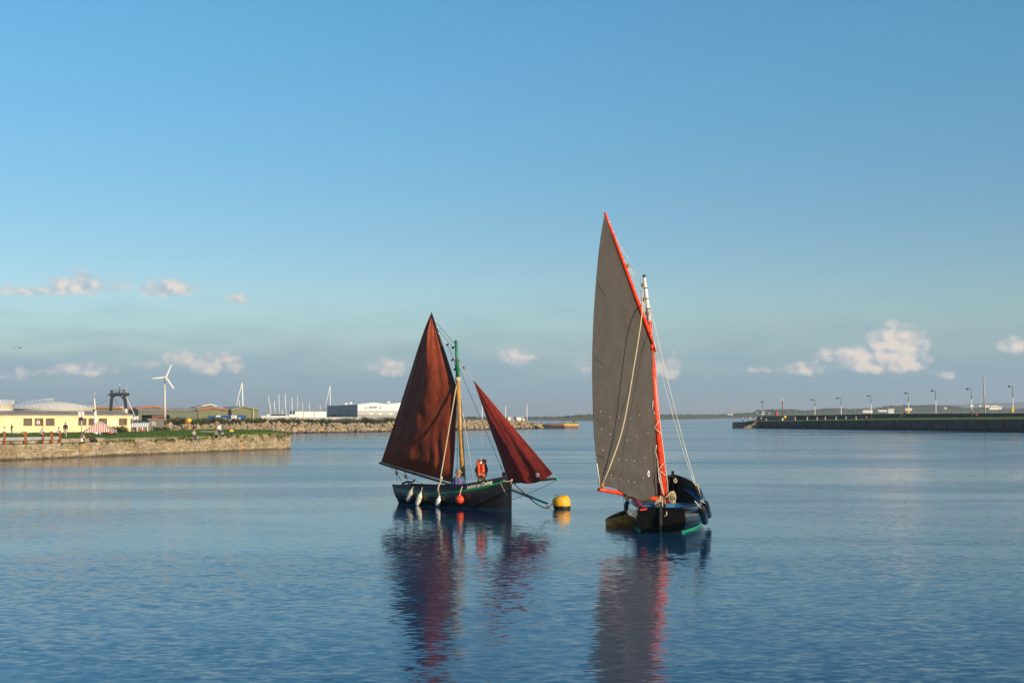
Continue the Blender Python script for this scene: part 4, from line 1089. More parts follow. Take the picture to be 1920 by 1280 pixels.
MB().ell(mp[4]+Vector((0, 0, .03)), (.09, .07, .06), 8, 6).build('knot', M_rope_dark, ml)

# the two sailors in the left boat
deckA = lambda px, off: pdepth(px, ST+st_n*off, hd)
M_vest = mat('orange_lifejacket', (.86, .085, .006), .6, vary=.10, vscale=10, bump=.3, bscale=9)
M_hairw = mat('white_hair', (.82, .80, .75), .7, vary=.12, vscale=40, bump=.5, bscale=60)
M_navy = cloth('navy_jumper', (.028, .030, .05)); M_olive = cloth('olive_trousers', (.16, .14, .075))
scl = (cl(903))/FPX
ps = W(903, 857.5, cl(903)); zf = .46; hs_ = ps.z-zf+.02
P1 = pose(eL=(.27, -.04, 1.16), wL=(.10, -.25, 1.04), kL=(.05, -.28, 1.03), eR=(-.27, -.02, 1.15), wR=(-.08, -.24, 1.02), kR=(-.03, -.29, 1.0), h0=(0, -.035, 1.56), h1=(-.01, -.05, 1.655))
pA = person('person standing in the left boat in an orange lifejacket, white hair and beard', (ps.x, ps.y, zf), R(-14), P1, hs_*.985, M_navy, M_olive, hair=M_hairw, face=True, bulk=1.08)
m = MB()     # lifejacket: two front panels, back panel and thick collar
for s in (-1, 1):
    m.grid(lambda u, v, s=s: Vector((s*(.025+.165*u), -.155-.05*math.sin(math.pi*u)*(.6+.4*v)+.06*u*u, lerp(.93, 1.42, v)-.02*u)), 6, 8)
    m.grid(lambda u, v, s=s: Vector((s*(.19+.035*math.sin(math.pi*u)), lerp(-.10, .13, u), lerp(.94, 1.30, v))), 4, 6)
m.grid(lambda u, v: Vector((lerp(-.19, .19, u), .15+.03*math.sin(math.pi*u), lerp(.94, 1.46, v))), 6, 6)
vest = m.build('lifejacket', M_vest, pA, local=True, solid=.05)
col = [Vector(q) for q in ((.085, -.20, 1.30), (.115, -.16, 1.42), (.165, -.06, 1.545), (.155, .06, 1.60), (.07, .125, 1.62), (-.07, .125, 1.62), (-.155, .06, 1.60), (-.165, -.06, 1.545), (-.115, -.16, 1.42), (-.085, -.20, 1.30))]
m = MB(); m.tube([cr(col, k/36) for k in range(37)], [.05+.022*math.sin(math.pi*k/36) for k in range(37)], 10); m.build('collar', M_vest, vest, local=True)
for z_ in (1.02, 1.2): MB().tube([Vector((.215*math.cos(a), .185*math.sin(a)-.01, z_)) for a in [k*math.pi/14 for k in range(29)]], .014, 5).build('strap', mat('strap_dark', (.25, .05, .02), .7), vest, local=True)
m = MB(); m.ell((-.006, -.098, 1.54), (.066, .045, .058), 12, 8); m.ell((-.006, -.11, 1.505), (.046, .04, .05), 10, 6); m.build('beard', M_hairw, pA, local=True)
# helmsman, seated
M_bluej = cloth('blue_jacket', (.045, .105, .17)); M_purple = cloth('purple_vest', (.15, .14, .36)); M_hat = cloth('brown_hat', (.27, .19, .12))
pd_ = deckA(861, .45); ps2 = W(861, 881.5, pd_); zseat = .18
P2 = dict(SIT); P2.update(eL=(.27, -.10, .73), wL=(.20, -.30, .64), kL=(.17, -.36, .62), eR=(-.30, -.02, .74), wR=(-.30, -.22, .58), kR=(-.29, -.29, .55))
H2 = (ps2.z-zseat)/1.32*1.75
pB = person('person seated by the mast in a brown hat, blue jacket and purple buoyancy vest', (ps2.x, ps2.y, zseat), R(-16), P2, H2, M_bluej, cloth('dark_trousers', (.03, .03, .04)), hat=M_hat, face=True, bulk=1.15)
m = MB()
for s in (-1, 1):
    m.grid(lambda u, v, s=s: Vector((s*(.01+.17*u), -.19-.03*v-.02*math.sin(math.pi*u)+.07*u*u+.05*v*v*0, lerp(.60, 1.03, v)-.04*u*v)), 6, 6)
    m.grid(lambda u, v, s=s: Vector((s*(.20), lerp(-.16, .10, u)-.03*v, lerp(.60, .88, v))), 4, 5)
m.grid(lambda u, v: Vector((lerp(-.18, .18, u), .12-.06*v, lerp(.60, 1.05, v))), 5, 5)
vb = m.build('buoyancy_vest', M_purple, pB, local=True, solid=.04)
MB().tube([Vector((.225*math.cos(a), .20*math.sin(a)-.06, .70)) for a in [k*math.pi/14 for k in range(29)]], .022, 6).build('belt', M_black, vb, local=True)
MB().box((.03, -.272, .70), (.07, .03, .05)).build('buckle', mat('tan_buckle', (.6, .4, .2), .5), vb, local=True)

# ---- right boat: black gleoiteog-like hull seen from astern, black sail, orange spars
S2 = G(1240, 997.5); d2_ = S2.y+7.3
B2 = Vector(((1261-960)/FPX*d2_, d2_, 0)); h2 = (B2-S2); L2 = h2.length; h2.normalize(); n2 = Vector((h2.y, -h2.x, 0))     # n2: starboard
bB = thing('sailing_boat', 'black wooden sailing boat with bright orange mast and dark grey sail seen from astern', 'sailing boat', tuple(S2), math.atan2(h2.y, h2.x))
HB = Hull(L2, 3.05, [.90, .90, 1.0, 1.25, 1.72], .58, .10, fore=2.6)
M_transom = mat('transom_black', (.005, .005, .0055), .5, vary=.5, spec=.15)
M_hullB = mat('glossy_black_hull', (.010, .010, .011), .16, vary=.5, vscale=3, bump=.10, bscale=6, coat=.6)
HB.build(bB, M_black, M_inside, M_hullB, M_transom)
HB.strip('waterline_stripe', lambda u: -.02, .075, .0, .97, M_oldgreen, bB, off=.012)
HB.strip('rubbing_strake', lambda u: HB.sheer(u)-.20, .05, .0, .985, M_hullB, bB, off=.035)
HB.strip('rubbing_strake', lambda u: HB.sheer(u)*.55, .025, .0, .97, M_hullB, bB, off=.018)
MB().prism([(-.05, -.045, -.4), (-.30, -.045, -.4), (-.24, -.045, .5), (-.16, -.045, .98), (-.05, -.045, .98)], (0, .09, 0)).build('rudder', mat('worn_rudder', (.035, .026, .018), .5, vary=.6, vscale=4), bB, local=True)
for i, u in enumerate((.13, .30, .46, .60)):
    MB().box((u*L2, 0, .72 if i else .66), (.34, 2*HB.y(u, .7)-.12, .05)).build('thwart', M_blue, bB, local=True)
m = MB()
for s in (-1, 1):
    m.add([HB.pt(k/20, HB.sheer(k/20)*.78, s, -.07-w) for k in range(1, 19) for w in (0, .22)], [(i*2, i*2+1, i*2+3, i*2+2) for i in range(17)])
m.build('side_bench', M_blue, bB, local=True, solid=.04)
for k, (x, y, w_) in enumerate(((.9, .5, .5), (1.5, -.2, .35), (1.3, .85, .3))): MB().box((x, y, .74+.1), (.3, w_, .18), Matrix.Rotation(.3*k, 3, 'Z')).build('gear_box', mat('blue_gear', (.01, .14, .30), .5), bB, local=True)
MB().tube([(-.05, .0, .95), (.7, .05, 1.02), (1.5, .05, 1.0)], .035, 8).build('tiller', M_black, bB, local=True)
MB().box((L2*.955, .0, 1.78), (.11, .11, .26)).build('bitt_post', M_black, bB, local=True)
def cl2(px, off=0.0): return pdepth(px, S2+n2*off, h2)
dm = S2.y+3.4
q0, q1, q2, q3 = W(1248.5, 968, dm), W(1232, 790, dm), W(1217, 602, dm-.2), W(1208, 521, dm-.25)
MB().tube([q0, q1, q2], [.145, .13, .105], 16).build('lower_mast', M_orange, bB)
MB().tube([q2, lerp(q2, q3, .7), q3], [.10, .075, .055], 14).lathe([(.0, .09), (.05, .07), (.06, 0), (.05, -.02)], q3, (0, 0, 1), 10).build('mast_head', M_white, bB)
for x, y in ((1209.3, 540), (1211.6, 560), (1214, 579)): MB().lathe([(.098, -.02), (.098, .02)], W(x, y, dm-.25), q3-q2, 12).build('mast_band', M_dark, bB)
MB().tube([q3+Vector((0, 0, .02)), q3+Vector((0, 0, .12))], .062, 10).build('mast_cap', M_dark, bB)
sd2 = Vector((-.62, -.785, 0)); nS = Vector((.785, -.62, 0))            # direction of boom and gaff, and the sail's face
mroot = Vector((q1.x, q1.y, 0))
def sp(px, py):
    return W(px, py, pdepth(px, mroot+Vector((0, 0, 0)), sd2))
def sdep(px): return pdepth(px, mroot, sd2)
ga, gb = W(1230, 659, sdep(1227)-.05), W(1134, 399, sdep(1134))
MB().tube([lerp(ga, gb, k/8) for k in range(9)], [.05, .075, .085, .085, .08, .075, .068, .06, .05], 12).build('gaff', M_orange, bB)
MB().tube([W(1224, 640, sdep(1226)-.12), W(1221, 655, sdep(1226)-.16)], .075, 10).build('gaff_jaw', M_orange, bB)
ba, bb = W(1250, 935.5, sdep(1246)), W(1122.5, 914.5, sdep(1122))
MB().tube([lerp(ba, bb, k/6)-Vector((0, 0, .05)) for k in range(7)], [.075, .085, .085, .085, .08, .075, .07], 12).build('boom', M_orange, bB)
luffB = [W(x, y, sdep(x)) for x, y in ((1240, 930), (1234, 860), (1228, 780), (1223, 700), (1224.5, 657), (1203, 592), (1176, 517), (1153.5, 455), (1135, 405))]
leechB = [W(x, y, sdep(x)) for x, y in ((1124, 909), (1117, 850), (1112, 770), (1110.5, 690), (1112, 620), (1116, 550), (1122, 480), (1128, 435), (1133.5, 405))]
def dispB(u, v):
    e = min(1, u*10, (1-u)*12)*min(1, v*20+.1, (1-v)*9)
    belly = -.20*math.sin(math.pi*u)*math.sin(math.pi*min(1, v*.9+.1))
    crn = .035*math.sin(46*math.atan2(v+.012, 1.02-u)+2*nz(u*3, v*3))*max(0, 1-math.hypot(1-u, v*1.6)*2.4)
    foot = -.10*ridge_(v, .035, .025)*math.sin(math.pi*u)**1.5+.05*ridge_(v, .075+.02*u, .02)*math.sin(math.pi*u)
    vert = .006*math.sin(u*24+1.5*v)+.012*nz(u*6, v*9, 4)+.006*nz(u*16, v*26, 9)
    return (belly+foot)*e+crn+vert*e
def bfn(u, v):
    p = lerp(cr(luffB, v), cr(leechB, v), u)+nS*dispB(u, v)
    k = max(0, 1-v*9)**1.3*max(0, math.sin(math.pi*min(1, max(0, (u-.12)/.66))))
    return p-Vector((0, 0, .34*k))+nS*.20*k**.5
m = MB(); m.grid(bfn, 80, 130); mainB = m.build('mainsail', M_grey, bB, solid=.014)
def on_sail(px, py):               # nearest sail point to a photo position
    best = None
    for i in range(41):
        for j in range(81):
            p = bfn(i/40, j/80); e = (pxof(p)-px)**2+(pyof(p)-py)**2
            if best is None or e < best[0]: best = (e, p)
    return best[1]
for (x, y) in ((130, 335), (196, 370), (267, 390), (346, 395), (404, 375), (140, 468), (203, 503), (277, 525), (322, 530), (388, 525), (462, 507), (150, 622), (257, 672), (310, 682), (375, 680), (445, 665), (208, 798), (267, 818), (325, 832), (377, 832), (435, 820)):
    p = on_sail(1090+x/3.765, 680+y/3.765)+nS*.015
    MB().lathe([(.014, 0), (.020, .010), (.009, .014), (0, .014)], p, nS, 8).build('reef_eyelet', M_white, mainB)
MB().tube([leechB[0]+nS*.01, cr(leechB, .06)+nS*.012, cr(leechB, .09)], .02, 6).build('clew_lashing', M_white, mainB)
lens_badge('badge', on_sail(1216, 888.5)+nS*.02, nS, Vector((0, 0, 1)), .075, .125, mainB, (M_white, mat('badge_blue', (.05, .07, .20), .6), mat('badge_red', (.5, .05, .06), .6)))
M_seam = mat('sail_seam', (.050, .043, .036), .8)
for k in range(1, 8):              # seams between the vertical cloths
    u = k/8
    MB().tube([bfn(u, .02+.95*j/40*(1-.0*u))+nS*.006 for j in range(41)], .005, 4).build('seam', M_seam, mainB)
for y_ in (533, 660, 780, 850):    # reinforced patches along the leech
    a_ = on_sail(interp(y_, [(533, 1119), (660, 1112), (780, 1113), (850, 1118)]), y_); b_ = on_sail(interp(y_, [(533, 1136), (660, 1131), (780, 1131), (850, 1132)]), y_+interp(y_, [(533, 20), (660, 24), (780, 13), (850, 8)]))
    MB().beam(a_+nS*.012, b_+nS*.012, .075, .012, up=tuple(nS)).build('leech_patch', M_seam, mainB)
for k in range(14):                # lacing of the sail to gaff
    p = lerp(gb, ga, .06+k*.068); MB().tube([p+nS*.09, p+nS*.02+Vector((-.04, 0, -.08))], .011, 5).build('gaff_lashing', M_rope_white, bB)
for (x, y) in ((1226.5, 704), (1232.5, 800), (1241, 879)):     # lacing round the mast
    rope([W(x+3, y-11, dm-.16), W(x-6, y+1, dm-.2), W(x+6, y+12, dm-.16)], .014, M_rope_white, bB, 'mast_lacing')
for (x0, y0, x1, y1) in ((1224.5, 751, 1222.8, 767), (1227, 772, 1227, 776), (1231, 834, 1229, 846), (1229, 846, 1233, 862), (1233, 862, 1236, 905), (1237, 885, 1249, 950), (1236, 893, 1242, 925)):
    rope([W(x0, y0, dm-.3), W(x1, y1, dm-.3)], .014, M_rope_white, bB, 'luff_lashing')
# topping lift lying over the sail
tl = [W(1203, 545, dm-.4), W(1203, 592, sdep(1196)-.5), W(1188, 690, sdep(1180)-.45), W(1168, 800, sdep(1168)-.5), W(1145, 870, sdep(1145)-.35), W(1130, 907, sdep(1130)-.15)]
rope([cr(tl, k/30) for k in range(31)], .027, M_rope, bB, 'topping_lift')
MB().lathe([(0, -.10), (.06, -.07), (.07, 0), (.05, .08), (0, .1)], W(1129.5, 910, sdep(1129)-.18), (.2, 0, 1), 10).build('pulley_block', mat('orange_block', (.55, .22, .03), .5), bB)
for (x0, y0, x1, y1, r_) in ((1153, 444, 1206, 534, .011), (1164, 478, 1175, 497, .012), (1177, 499, 1205, 533, .011), (1178, 503, 1206, 556, .011), (1206, 535, 1206, 600, .010), (1209, 560, 1213, 650, .010)):
    rope([W(x0, y0, sdep(x0)-.1 if x0 < 1200 else dm-.35), W(x1, y1, dm-.35 if x1 > 1200 else sdep(x1)-.1)], r_, M_rope_white, bB, 'halyard')
for (x, y) in ((1176.5, 498.5), (1205, 534), (1207, 561), (1213.5, 586), (1215, 626)): block(W(x, y, dm-.38 if x > 1200 else sdep(x)-.1), (.3, 0, 1), bB, .06)
# shrouds on the starboard side
c1 = W(1304, 908, cl2(1300, 1.25)); c2 = W(1311, 930, cl2(1311, 1.4))
rope(sag(W(1219, 572, dm-.2), c1, .25, 16), .013, M_rope_white, bB, 'shroud'); rope(sag(W(1217, 600, dm-.2), W(1301, 906, cl2(1298, 1.3)), .35, 16), .011, M_rope_white, bB, 'shroud')
rope([W(1222, 640, dm-.2), W(1236, 780, dm-.15), W(1251, 900, dm-.2), W(1254, 940, dm-.2)], .011, M_rope_white, bB, 'halyard')
for k in range(3): rope([c1+Vector((k*.03, 0, 0)), c2+Vector((k*.035-.03, 0, 0))], .03, M_rope, bB, 'lanyard')
MB().beam(W(1303, 906, cl2(1302, 1.27)), W(1307, 930, cl2(1307, 1.35)), .12, .05).build('shroud_batten', M_black, bB)
# coils and sheets in the stern
def coil(px, py, d, rx, rz, n, name='rope_coil'):
    c = W(px, py, d); rr = random.Random(int(px)); pts = []
    for k in range(int(n*1.6)):
        a_, b_, ox, oz = rx*rr.uniform(.25, 1.1), rz*rr.uniform(.7, 1.15), rr.uniform(-.3, .3)*rx, rr.uniform(-.15, .15)*rz
        pts += [c+Vector((ox+a_*math.cos(t_), rr.uniform(-.04, .04), oz+b_*math.sin(t_))) for t_ in [q*math.pi/6 for q in range(12)]]
    MB().tube(pts, .016, 5).build(name, M_rope, bB)
coil(1262, 932, dm-.35, .11, .26, 3); coil(1233, 945, S2.y+.7, .10, .17, 4); coil(1239, 940, S2.y+.8, .09, .20, 4); coil(1266, 901, cl2(1262)-.9, .06, .10, 2)
rope([W(1244, 935, dm-.4), W(1252, 929, dm-.45), W(1258, 922, dm-.4), W(1264, 921, dm-.4)], .03, M_rope, bB, 'rope_coil')
for k in range(4): rope([W(1182+k*2, 930+k*.6, S2.y+1.5), W(1204+k*2.6, 953-k*.6, S2.y+.15)], .014, M_red, bB, 'mainsheet')
MB().beam(W(1200, 955.5, S2.y+.02), W(1213, 953.5, S2.y+.02), .06, .06).build('sheet_horse', M_red, bB)
for x, y in ((1175, 933.5), (1181, 931)): block(W(x, y, S2.y+1.6), (-.6, 0, .5), bB, .065)
rope([W(1162, 926, S2.y+1.8), W(1174, 932, S2.y+1.6)], .02, M_rope, bB, 'mainsheet')
rope([W(1169, 930, S2.y+1.6), W(1170, 951, S2.y+1.2)], .01, M_rope_dark, bB, 'mainsheet')
rope([W(x, y, S2.y-.12) for x, y in ((1245, 968), (1250, 964), (1249.5, 958))], .02, M_rope, bB, 'stern_line')
# fenders on the right boat
M_bfend = mat('black_fender', (.020, .018, .014), .22, vary=.3)
def sideB(px, py, off): return W(px, py, cl2(px, off))
FB = 'black fenders of the right boat'
fender('fender', 'lower of two glossy black fenders on the right boat', sideB(1315, 953, 1.58), sideB(1321.5, 977.5, 1.60), .135, M_bfend, sideB(1303, 939, 1.42), FB, M_rope_white)
fender('fender', 'upper of two glossy black fenders on the right boat', sideB(1322, 943, 1.58), sideB(1328.5, 966, 1.60), .135, M_bfend, sideB(1314, 937, 1.45), FB, M_rope_white)
tf = thing('tyre_fender', 'black rubber fender slung between the right boat and the dinghy', 'fender', tuple(sideB(1176, 975, -1.5)))
c_ = sideB(1176, 959, -1.62); MB().tube([c_+Vector((.10*math.cos(a)*.6, .32*math.cos(a), .36*math.sin(a))) for a in [k*math.pi/12 for k in range(25)]], .10, 10).build('tyre', M_black, tf)
rope([c_+Vector((0, 0, .36)), sideB(1180, 938, -1.45)], .015, M_rope_dark, tf)
# mustard dinghy lying alongside
dg_ = G(1152, 986); dn = thing('dinghy', 'small mustard-brown dinghy lying beside the right boat port quarter', 'dinghy', tuple(dg_+Vector((1.78, .9, 0))), R(203))
DH = Hull(2.3, 1.1, [.66, .62, .53, .38, .22], .8, .05, keel=.2, bowv=.5)
M_must = mat('mustard_paint', (.72, .25, .03), .6, vary=.45, vscale=4); M_dirty = mat('mustard_inside', (.16, .09, .02), .7, vary=.4)
DH.build(dn, M_must, M_dirty, M_must, stem=False)
for u in (.3, .65): MB().box((u*2.3, 0, .3), (.2, 2*DH.y(u, .3)-.06, .03)).build('thwart', M_dirty, dn, local=True)
rope(sag(W(1143, 970, dg_.y-.1), W(1176, 950, S2.y+.6), .1), .013, M_rope_dark, dn, 'painter')
# ------------------------------------------------------------ left shore: buildings and gear
M_yellow = mat('cream_render', (.78, .64, .38), .85, vary=.10, vscale=.7, bump=.2)
M_roofg = mat('grey_sheet_roof', (.40, .345, .29), .7, vary=.25, vscale=.8)
M_frame = mat('old_brown_frame', (.17, .12, .08), .7, vary=.3)
M_olive_s = mat('olive_cladding', (.215, .225, .105), .55, vary=.08, vscale=.5)
M_olive_l = mat('pale_olive_cladding', (.30, .32, .20), .55, vary=.08, vscale=.5)
M_coral = mat('coral_trim', (.55, .17, .09), .5)
M_skylight = mat('roof_light_sheet', (.72, .72, .68), .4)
M_deepdark = mat('shade_panel', (.012, .015, .022), .8)  # near-black colour painted in for shade inside and between the sheds
M_wshed = mat('white_cladding', (.78, .78, .75), .5, vary=.04)
M_gshed = mat('mid_grey_cladding', (.40, .41, .40), .5, vary=.06)
M_lgshed = mat('grey_green_cladding', (.26, .28, .26), .5, vary=.06)
M_bshed = mat('shade_mark_slate', (.125, .145, .175), .5, vary=.06)  # dark tone holds the side wall's shade; also colours the wall marks
M_timber = mat('grey_timber', (.22, .19, .15), .85, vary=.3)
Z = Vector((0, 0, 1))

def facade(parent, p0, p1, z0, z1, holes, th, material, name='wall'):
    """a wall from p0 to p1 with openings (u0,u1 along in metres, w0,w1 heights)"""
    p0 = Vector((p0.x, p0.y, 0)); p1 = Vector((p1.x, p1.y, 0)); d = (p1-p0); L = d.length; d.normalize(); n = Vector((d.y, -d.x, 0)); n = n if n.y < 0 else -n
    m = MB()
    def seg(u0, u1, a, b):
        if u1-u0 < .01 or b-a < .01: return
        m.prism([p0+d*u0+Z*a, p0+d*u1+Z*a, p0+d*u1+Z*b, p0+d*u0+Z*b], -n*th)
    hs = sorted(holes); u = 0
    for (a, b, c, e) in hs:
        seg(u, a, z0, z1); seg(a, b, z0, c); seg(a, b, e, z1); u = b
    seg(u, L, z0, z1)
    m.build(name, material, parent)
    return p0, d, n
# yellow single-storey building
YL, YR = G(-46, 813.6, GZ), G(244.5, 810.6, GZ)
yb = thing('yellow_building', 'long low cream-yellow building with grey roof and barred windows', 'building', tuple(YL))
def upx(px, p0, d):       # distance along a wall at photo column px
    k = (px-960)/FPX; return (k*p0.y-p0.x)/(d.x-k*d.y)
d_ = (YR-YL).normalized()
wins = [(45.5, 62.3), (66.5, 83.2), (87.3, 104), (148, 164), (167.3, 181.5), (186.3, 202.5), (224.3, 240)]
holes = []
for a, b in wins:
    ua, ub = upx(a, YL, d_), upx(b, YL, d_); P = YL+d_*ua; holes.append((ua, ub, W(a, 798.2-(.8 if a > 140 else 0), P.y).z, W(a, 784.0, P.y).z))
p0, d_, n_ = facade(yb, YL, YR, GZ-.2, 4.25, holes, .35, M_yellow)
for i, (ua, ub, za, zb) in enumerate(holes):
    fr = MB()
    for (a, b, c, e) in ((ua, ub, za, za+.07), (ua, ub, zb-.07, zb), (ua, ua+.07, za+.07, zb-.07), (ub-.07, ub, za+.07, zb-.07)):
        fr.prism([p0+d_*a+Z*c-n_*.10, p0+d_*b+Z*c-n_*.10, p0+d_*b+Z*e-n_*.10, p0+d_*a+Z*e-n_*.10], -n_*.10)
    w_ = fr.build('window', M_frame, yb)
    MB().prism([p0+d_*ua+Z*za-n_*.17, p0+d_*ub+Z*za-n_*.17, p0+d_*ub+Z*zb-n_*.17, p0+d_*ua+Z*zb-n_*.17], -n_*.02).build('pane', mat('grimy_glass', (.16, .15, .13), .25, vary=.5, vscale=2.5), w_)
    for k in range(1, 6):
        u = lerp(ua, ub, k/6); MB().beam(p0+d_*u+Z*(za+.05)-n_*.12, p0+d_*u+Z*(zb-.05)-n_*.12, .05).build('bar', M_frame, w_)
    for k in (1/3, 2/3): MB().beam(p0+d_*(ua+.05)+Z*lerp(za, zb, k)-n_*.13, p0+d_*(ub-.05)+Z*lerp(za, zb, k)-n_*.13, .045).build('bar', M_frame, w_)
    MB().prism([p0+d_*(ua-.08)+Z*(za-.10)+n_*.06, p0+d_*(ub+.08)+Z*(za-.10)+n_*.06, p0+d_*(ub+.08)+Z*(za-.003)+n_*.06, p0+d_*(ua-.08)+Z*(za-.003)+n_*.06], -n_*.12).build('sill', M_yellow, w_)
MB().prism([p0+d_*(ul:=upx(70.5, YL, d_))+Z*3.05-n_*.15, p0+d_*(ul+.55)+Z*3.05-n_*.15, p0+d_*(ul+.5)+Z*3.5-n_*.15, p0+d_*(ul+.28)+Z*3.62-n_*.15, p0+d_*(ul+.06)+Z*3.5-n_*.15], n_*.02).build('window_sticker', M_white, yb)
LY = (YR-YL).length; bk = -n_*9
MB().prism([YR+Z*-.2-n_*.35-Z*0, YR-n_*9-Z*.2, Vector((YR.x, YR.y, 4.25))-n_*9, Vector((YR.x, YR.y, 4.25))-n_*.35], -d_*.3).build('end_wall', M_yellow, yb)
MB().prism([p0+n_*.10+Z*3.98-d_*.1, p0+n_*.10+Z*4.262-d_*.1, p0-n_*.02+Z*4.262-d_*.1, p0-n_*.02+Z*3.98-d_*.1], d_*(LY+.3)).build('fascia', M_yellow, yb)
e0 = p0+n_*.35-d_*.3; rl = LY+.8
MB().prism([e0+Z*4.27, e0+Z*4.33, e0-n_*4.6+Z*4.86, e0-n_*9.6+Z*4.33, e0-n_*9.6+Z*4.27], d_*rl).build('roof', M_roofg, yb)
for k in range(40): MB().prism([e0+d_*(k*rl/40)+Z*4.335+n_*.01, e0+d_*(k*rl/40)+Z*4.37, e0-n_*4.6+d_*(k*rl/40)+Z*4.90, e0-n_*4.6+d_*(k*rl/40)+Z*4.862], d_*.09).build('roof_rib', M_roofg, yb)
us = upx(209, YL, d_); MB().prism([p0+d_*us+Z*2.95+n_*.03, p0+d_*(us+.78)+Z*2.95+n_*.03, p0+d_*(us+.78)+Z*3.65+n_*.03, p0+d_*us+Z*3.65+n_*.03], -n_*.03).build('notice_board', M_white, yb)
for k, (zz, w) in enumerate(((3.54, .55), (3.40, .4), (3.14, .5))): MB().prism([p0+d_*(us+.1)+Z*zz+n_*.036, p0+d_*(us+.1+w)+Z*zz+n_*.036, p0+d_*(us+.1+w)+Z*(zz+.045)+n_*.036, p0+d_*(us+.1)+Z*(zz+.045)+n_*.036], -n_*.006).build('notice_line', mat('faded_red', (.5, .15, .13), .7), yb)

# storage tanks behind
def tank(label, px, d, wpx, yrim, yapex, base):
    c = W(px, 790, d); c.z = GZ; r = wpx*d/FPX/2; zr = W(px, yrim, d-r).z; za = W(px, yapex, d).z
    t = thing('storage_tank', label, 'storage tank', tuple(c), group='white storage tanks')
    MB().lathe([(r, -.2), (r, zr-GZ), (r+.12, zr-GZ), (r+.12, zr-GZ+.15), (r-.1, zr-GZ+.16)], c, Z, 48).build('shell', mat('tank_white', (.80, .77, .68), .5, vary=.06), t)
    k = za-zr; MB().lathe([(r+.05, zr-GZ+.16), (r*.8, zr-GZ+k*.38), (r*.5, zr-GZ+k*.76), (r*.2, zr-GZ+k*.97), (0, zr-GZ+k)], c, Z, 48).build('dome_roof', mat('tank_roof_grey', (.82, .77, .68), .5, vary=.08), t)
    n = 34
    for a in range(n):
        an = 2*math.pi*a/n; p = c+Vector((r*math.cos(an), r*math.sin(an), zr-GZ+.15)); MB().beam(p, p+Z*1.2, .11).build('rail_post', M_white, t)
    for h in (.6, 1.2): MB().tube([c+Vector((r*math.cos(2*math.pi*a/n), r*math.sin(2*math.pi*a/n), zr-GZ+.15+h)) for a in range(n+1)], .055, 4).build('rail', M_white, t)
    return c, r, zr, za, t
c, r, zr, za, t = tank('wide white storage tank with shallow domed roof and railed stair', 99, 500, 152, 766, 752.5, 0)
st = [c+Vector((-r*.98, -1.5, zr-c.z+.2)), c+Vector((-r*.6, -1.2, zr-c.z+(za-zr)*.66)), c+Vector((-r*.2, -.8, za-c.z)), c+Vector((r*.03, -.8, za-c.z+.2))]
MB().tube([p+Z*1.0 for p in st], .05, 5).tube([p+Z*.5 for p in st], .04, 5).build('stair_rail', M_white, t)
for k in range(17): p = pl(st, k/16); MB().beam(p, p+Z*1.0, .06).build('stair_post', M_white, t)
for k in range(16): p, q = pl(st, k/16), pl(st, (k+1)/16); MB().beam(p+Z*.05, q+Z*.05, .7, .05).build('stair_tread', M_steel, t)
c, r, zr, za, t = tank('smaller flat white storage tank at the left edge of the picture', -8, 450, 61, 757, 756.3, 0)
q = c+Vector((r*.52, -r*.86, 0)); MB().box(q+Z*(zr-GZ-1.0), (1.0, .12, 1.2)).build('hatch', M_gshed, t)

# gabled sheds
SK = 2.25
def gable(label, pts, d, dback, wall_mat, trim=None, roof_mat=None, lights=None, base=GZ, name='green_shed', grp=None):
    """pts: outline of the gable front in the photo (left eave, ..., right eave)"""
    d *= SK; dback = tuple(c*1.7 for c in dback)
    f = [W(x, y, d) for x, y in pts]; t = thing(name, label, 'shed', (f[0].x, f[0].y, base), group=grp)
    front = [Vector((f[0].x, f[0].y, base-.1))]+f+[Vector((f[-1].x, f[-1].y, base-.1))]
    ext = Vector(dback)
    MB().prism(front, ext).build('wall', wall_mat, t)
    for i in range(len(f)-1):
        a, b = f[i], f[i+1]; u = (b-a).normalized(); nn = Vector((-u.z, 0, u.x)); o = Vector((0, -.5, 0))
        MB().prism([a+o+nn*.02-u*.2*(i == 0), b+o+nn*.02+u*.2*(i == len(f)-2), b+o+nn*.30+u*.2*(i == len(f)-2), a+o+nn*.30-u*.2*(i == 0)], ext+Vector((0, .7, 0))).build('roof', roof_mat or M_roofg, t)
        if trim: MB().prism([a-Vector((0, .52, 0))-nn*.30, b-Vector((0, .52, 0))-nn*.30, b-Vector((0, .52, 0))+nn*.32, a-Vector((0, .52, 0))+nn*.32], (0, -.12, 0)).build('verge_trim', trim, t)
    n = max(3, int((f[-1].x-f[0].x)/2.2))
    for k in range(1, n):
        x = lerp(f[0].x, f[-1].x, k/n); zt = interp(x, [(p.x, p.z) for p in f]); MB().box((x, f[0].y-.02, (base+zt)/2-.15), (.09, .05, zt-base-.35)).build('wall_seam', wall_mat, t)
    return f, t
SG = 'olive green harbour sheds'
gable('wide olive shed with coral roof edge behind the yellow building', [(121, 771.5), (160, 763.4), (208, 764.4), (256, 765.6)], 262, (-20, 40, 0), M_olive_s, M_coral, grp=SG)
gable('olive shed with low coral-edged gable left of the wind turbine', [(256, 765.6), (290, 761.9), (321.5, 767)], 258, (-18, 40, 0), M_olive_s, M_coral, grp=SG)
f, tC = gable('taller olive shed with white roof lights standing behind the others', [(340, 768.5), (395, 758), (416, 763.4)], 305, (-14, 40, 0), M_olive_s, M_white, grp=SG)
a, b = W(341, 768.0, 304*SK), W(384, 759.8, 304*SK); uu = (b-a).normalized(); MB().prism([a+Vector((0, -.6, .5)), b+Vector((0, -.6, .5)), b+Vector((-20, 60, .5)), a+Vector((-20, 60, .5))], (0, 0, .08)).build('roof_light', M_skylight, tC)
